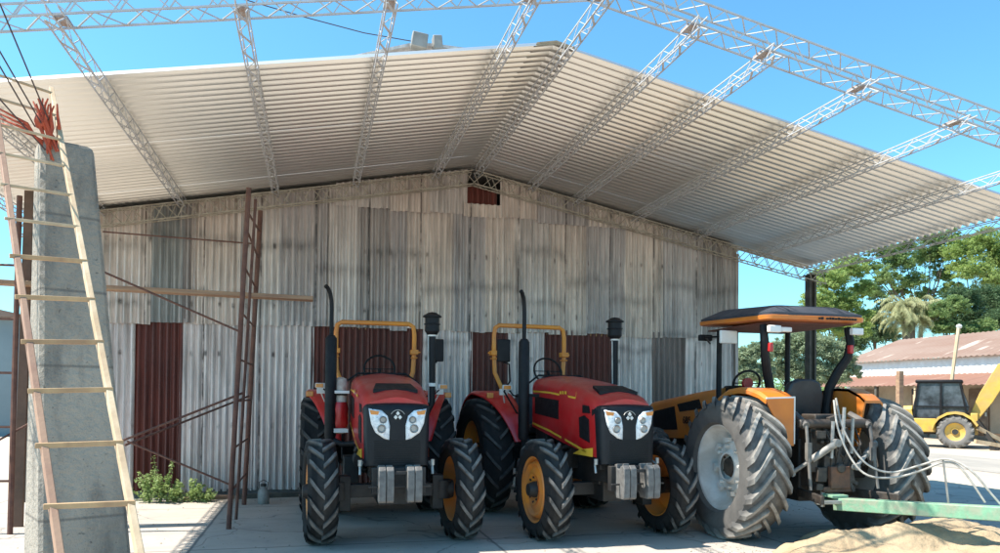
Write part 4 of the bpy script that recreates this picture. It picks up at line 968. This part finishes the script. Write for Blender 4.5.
prof = [(.40, 1.12), (.64, .95), (1.02, 1.50), (1.42, 2.25), (1.66, 2.35), (1.72, 2.68), (1.50, 2.88), (1.16, 2.74), (.66, 1.80)]
m.prism(prof, 'Y', -.11, .11).build('boom', M_cyel, BH, bevel=.015)
MB().prism([(1.42, 2.6), (1.62, 2.80), (1.88, 2.4), (2.02, 1.2), (1.82, 1.1), (1.66, 1.6), (1.5, 2.3)], 'Y', -.09, .09).build('dipper', M_cyel, BH, bevel=.015)
MB().tube([(.75, .0, 1.7), (1.35, 0, 2.75)], .05).build('boom_ram', M_steel, BH)
MB().prism([(1.75, 1.2), (2.0, 1.2), (2.1, .8), (1.9, .45), (1.5, .4), (1.75, .65)], 'Y', -.25, .25).build('digging_bucket', M_dark, BH, bevel=.01)
for s_ in (-1, 1): MB().bar((.6, s_ * .6, .9), (1.1, s_ * .75, .1), .08, .12).box((1.1, s_ * .78, .05), (.35, .3, .04)).build('stabiliser', M_dark, BH)
MB().cyl((-1.6, .2, 1.55), .04, .5).build('exhaust', M_black, BH)
# scrap beside backhoe
gd = 'scrap timber and beams lying beside the backhoe'
for i, (x0_, y0_, x1_, y1_, t_, lb, mt) in enumerate(((975, 441, 1010, 447, 23.5, 'pale flat beam lying lowest beside the backhoe rear wheel', M_woodp), (978, 428, 1012, 446, 24, 'slanting pale timber propped behind the backhoe rear wheel', M_woodp), (972, 433, 1006, 436, 25.5, 'brown beam lying farthest back behind the backhoe', M_woodx))):
    tag(MB().bar(P(x0_, y0_, t_), P(x1_, y1_, t_), .12, .12).build('scrap_beam', mt), lb, 'beam', gd)

# distant left background
M_bwall = pm('bluish_wall', (.20, .26, .28), (.16, .21, .23), .5, rough=.8)
LH = thing('distant_workshop', 'blue grey workshop far behind at the left edge, beyond the dark scaffold', 'building', (-16, 30, 0))
MB().bx(-6, 6, 0, 8, 0, 4.2).build('wall', M_bwall, LH); MB().prism([(-6.4, 4.2), (6.4, 4.2), (0, 5.6)], 'Y', -.3, 8.3).build('roof', M_rr, LH)
o = MB().bx(-3, 0, -.06, -.01, 0, 2.6).build('door', M_white, LH)

# ------------------------------------------------------------------ trees
M_bark = pm('bark', (.16, .13, .10), (.09, .07, .055), 4, (1, 1, .3), rough=.95, bump=.5)
LFs = {'bright': leafmat('leaf_bright', (.24, .32, .09), (.34, .41, .15), .55, .35), 'mid': leafmat('leaf_mid', (.16, .24, .08), (.26, .33, .13), .5, .35),
       'dark': leafmat('leaf_dark', (.07, .12, .055), (.12, .18, .08), .45, .35), 'olive': leafmat('leaf_olive', (.28, .33, .20), (.20, .25, .14), .4, .6), 'palm': leafmat('leaf_palm', (.34, .33, .17), (.2, .23, .1), .3, .6)}
def tree(name, label, px, base_t, clumps, leaf, nleaf, size, seed, cat='tree', group='trees beyond the yard', bark=M_bark):
    """clumps: (px, py, rad_px, dt)"""
    rr = random.Random(seed); b = P(px, 400, base_t); b.z = 0
    t = thing(name, label, cat, tuple(b), 0, group); k_ = base_t / 750
    tr = MB(); lf = MB(); tot = sum(c[2] ** 2 for c in clumps)
    zc = [P(c[0], c[1], base_t).z for c in clumps]; zmid = sorted(zc)[len(zc) // 2] * .62
    top = Vector((rr.uniform(-.3, .3), rr.uniform(-.3, .3), zmid))
    th = .22 * base_t / 50
    tr.tube([(0, 0, 0), top * .5 + Vector((rr.uniform(-.2, .2), 0, 0)), top], [th, th * .75, th * .6], 8)
    for (cx, cy, rp, dt) in clumps:
        c = P(cx, cy, base_t + dt) - b; r_ = rp * k_
        md = top.lerp(c, .5) + Vector((rr.uniform(-.4, .4), rr.uniform(-.4, .4), -.3)); tr.tube([top, md, c], [th * .3, th * .18, th * .07], 6)
        n_ = int(nleaf * 4.2 * rp ** 2 / tot); ns = max(5, int(n_ / 48))
        for _ in range(ns):
            a = rr.uniform(0, 2 * math.pi); e = rr.uniform(-.6, 1); q = Vector((math.cos(a) * math.sqrt(max(0, 1 - e * e)), math.sin(a) * math.sqrt(max(0, 1 - e * e)), e)) * rr.uniform(.25, 1.15)
            s = c + Vector((q.x * r_, q.y * r_, q.z * r_ * .85)); rs = r_ * rr.uniform(.10, .30)
            leafcloud(lf, s, (rs * 1.2, rs * 1.2, rs * .8), max(6, n_ // ns), size * .62, rr, .8)
            if rr.random() < .2: tr.tube([c, c.lerp(s, .6) + Vector((0, 0, -.05)), s], [th * .09, th * .05, th * .02], 4)
    tr.build('trunk', bark, t); lf.build('crown', LFs[leaf], t, smooth=False, fixn=False)
    return t
tree('leafy_tree', 'bright green tree just right of the canopy post, leftmost of the tall ones', 838, 46, [(828, 282, 17, 0), (848, 270, 16, 1), (818, 302, 14, -1), (842, 306, 17, 0), (862, 290, 12, 1), (822, 325, 16, 0), (852, 328, 15, -1), (808, 330, 12, 0), (866, 318, 10, 0)], 'bright', 16000, .11, 1)
tree('leafy_tree', 'tall airy tree with visible fork and flat layered crown above the palm', 921, 52, [(900, 262, 15, 0), (925, 258, 16, 1), (945, 252, 15, 0), (885, 278, 13, -1), (912, 282, 14, 0), (942, 275, 12, 1), (872, 268, 9, 0), (930, 240, 13, 0), (905, 244, 11, 0), (952, 290, 12, 0), (890, 255, 13, 0), (925, 296, 12, 1), (870, 290, 11, 0), (898, 292, 10, 1), (880, 250, 10, 0), (860, 262, 9, 0), (950, 238, 12, 0)], 'mid', 12500, .115, 2)
tree('leafy_tree', 'broad light green tree with the highest crown, near the right picture edge', 975, 50, [(965, 250, 17, 0), (985, 244, 17, 0), (1005, 258, 18, 0), (975, 272, 17, -1), (1000, 282, 18, 0), (958, 268, 10, 0), (1030, 250, 26, 0), (1035, 290, 26, 0)], 'bright', 17000, .12, 3)
tree('leafy_tree', 'dark dense tree low behind the barn roof at the right edge', 985, 44, [(962, 300, 16, 0), (985, 298, 17, 1), (1005, 306, 18, 0), (970, 320, 15, 0), (992, 322, 16, -1), (950, 322, 11, 0), (1030, 310, 25, 0)], 'dark', 15000, .10, 4)
tree('leafy_tree', 'mid green tree between the palm and the dark tree, behind the barn ridge', 948, 42, [(940, 312, 12, 0), (955, 306, 12, 0), (946, 328, 11, 0), (966, 332, 11, 0), (985, 330, 12, 0)], 'mid', 9000, .09, 5)
tree('leafy_tree', 'shadowy bluish green tree left of the palm, seen through gaps', 875, 58, [(872, 320, 14, 0), (885, 306, 10, 0), (866, 335, 15, 0), (888, 335, 12, 0), (878, 295, 9, 0), (850, 345, 14, 0)], 'dark', 9000, .12, 6)
tree('olive_shrub', 'pale grey green bushy tree seen under the orange tractor canopy, right of the posts', 800, 27, [(782, 352, 15, 0), (800, 346, 17, 0), (820, 350, 17, 0), (840, 356, 14, 0), (792, 370, 15, 0), (812, 374, 17, 0), (834, 376, 15, 0), (770, 368, 12, 0), (850, 372, 10, 0)], 'olive', 24000, .06, 8, 'shrub', 'shrubs behind the shed corner')
tree('olive_shrub', 'pale shrub right beside the shed corner, left of the larger grey green one', 752, 26, [(745, 358, 12, 0), (758, 352, 11, 0), (748, 374, 12, 0), (762, 374, 11, 0)], 'olive', 11000, .06, 9, 'shrub', 'shrubs behind the shed corner')
# drooping palm
rr = random.Random(31); b = P(908, 400, 43); b.z = 0; PT = thing('palm_tree', 'shaggy pale palm with drooping dry fronds just above the barn roof', 'palm tree', tuple(b), 0, 'trees beyond the yard')
zc = P(908, 305, 43).z
MB().tube([(0, 0, 0), (.1, 0, zc * .5), (0, 0, zc)], [.4, .33, .36], 10).build('trunk', M_bark, PT)
fr = MB()
for k in range(230):
    a = rr.uniform(0, 2 * math.pi); el = rr.uniform(-.3, .8); L = rr.uniform(1.0, 1.8); off_ = Vector((rr.uniform(-.9, 1.5), rr.uniform(-.4, .4), rr.uniform(-1.0, .3)))
    pts = []; p = Vector((0, 0, zc)) + off_; d = Vector((math.cos(a) * math.cos(el), math.sin(a) * math.cos(el), math.sin(el)))
    for q in range(9):
        pts.append(p.copy()); p = p + d * L / 8; d = (d + Vector((0, 0, -.24))).normalized()
    for q in range(len(pts) - 1):
        s = (pts[q + 1] - pts[q]).cross(Vector((0, 0, 1))).normalized()
        for sg in (-1, 1):
            for w_ in (0, .5):
                o1 = pts[q].lerp(pts[q + 1], w_); e = o1 + s * sg * .22 + Vector((0, 0, -.2)) + (pts[q + 1] - pts[q]) * .6
                fr.add([o1, o1 + (pts[q + 1] - pts[q]) * .32, e], [(0, 1, 2)])
fr.build('fronds', LFs['palm'], PT, smooth=False, fixn=False)
# far scrub line
mb = MB(); rr = random.Random(77)
for k in range(150):
    x = rr.uniform(-75, 110); y = rr.uniform(74, 95); h = rr.uniform(2.2, 5.2); leafcloud(mb, (x, y, h * .5), (h * .95, h * .6, h * .55), 230, .32, rr)
tag(mb.build('far_woodland', LFs['mid'], smooth=False, fixn=False), 'far green wood along the horizon behind everything', 'woodland', kind='stuff')
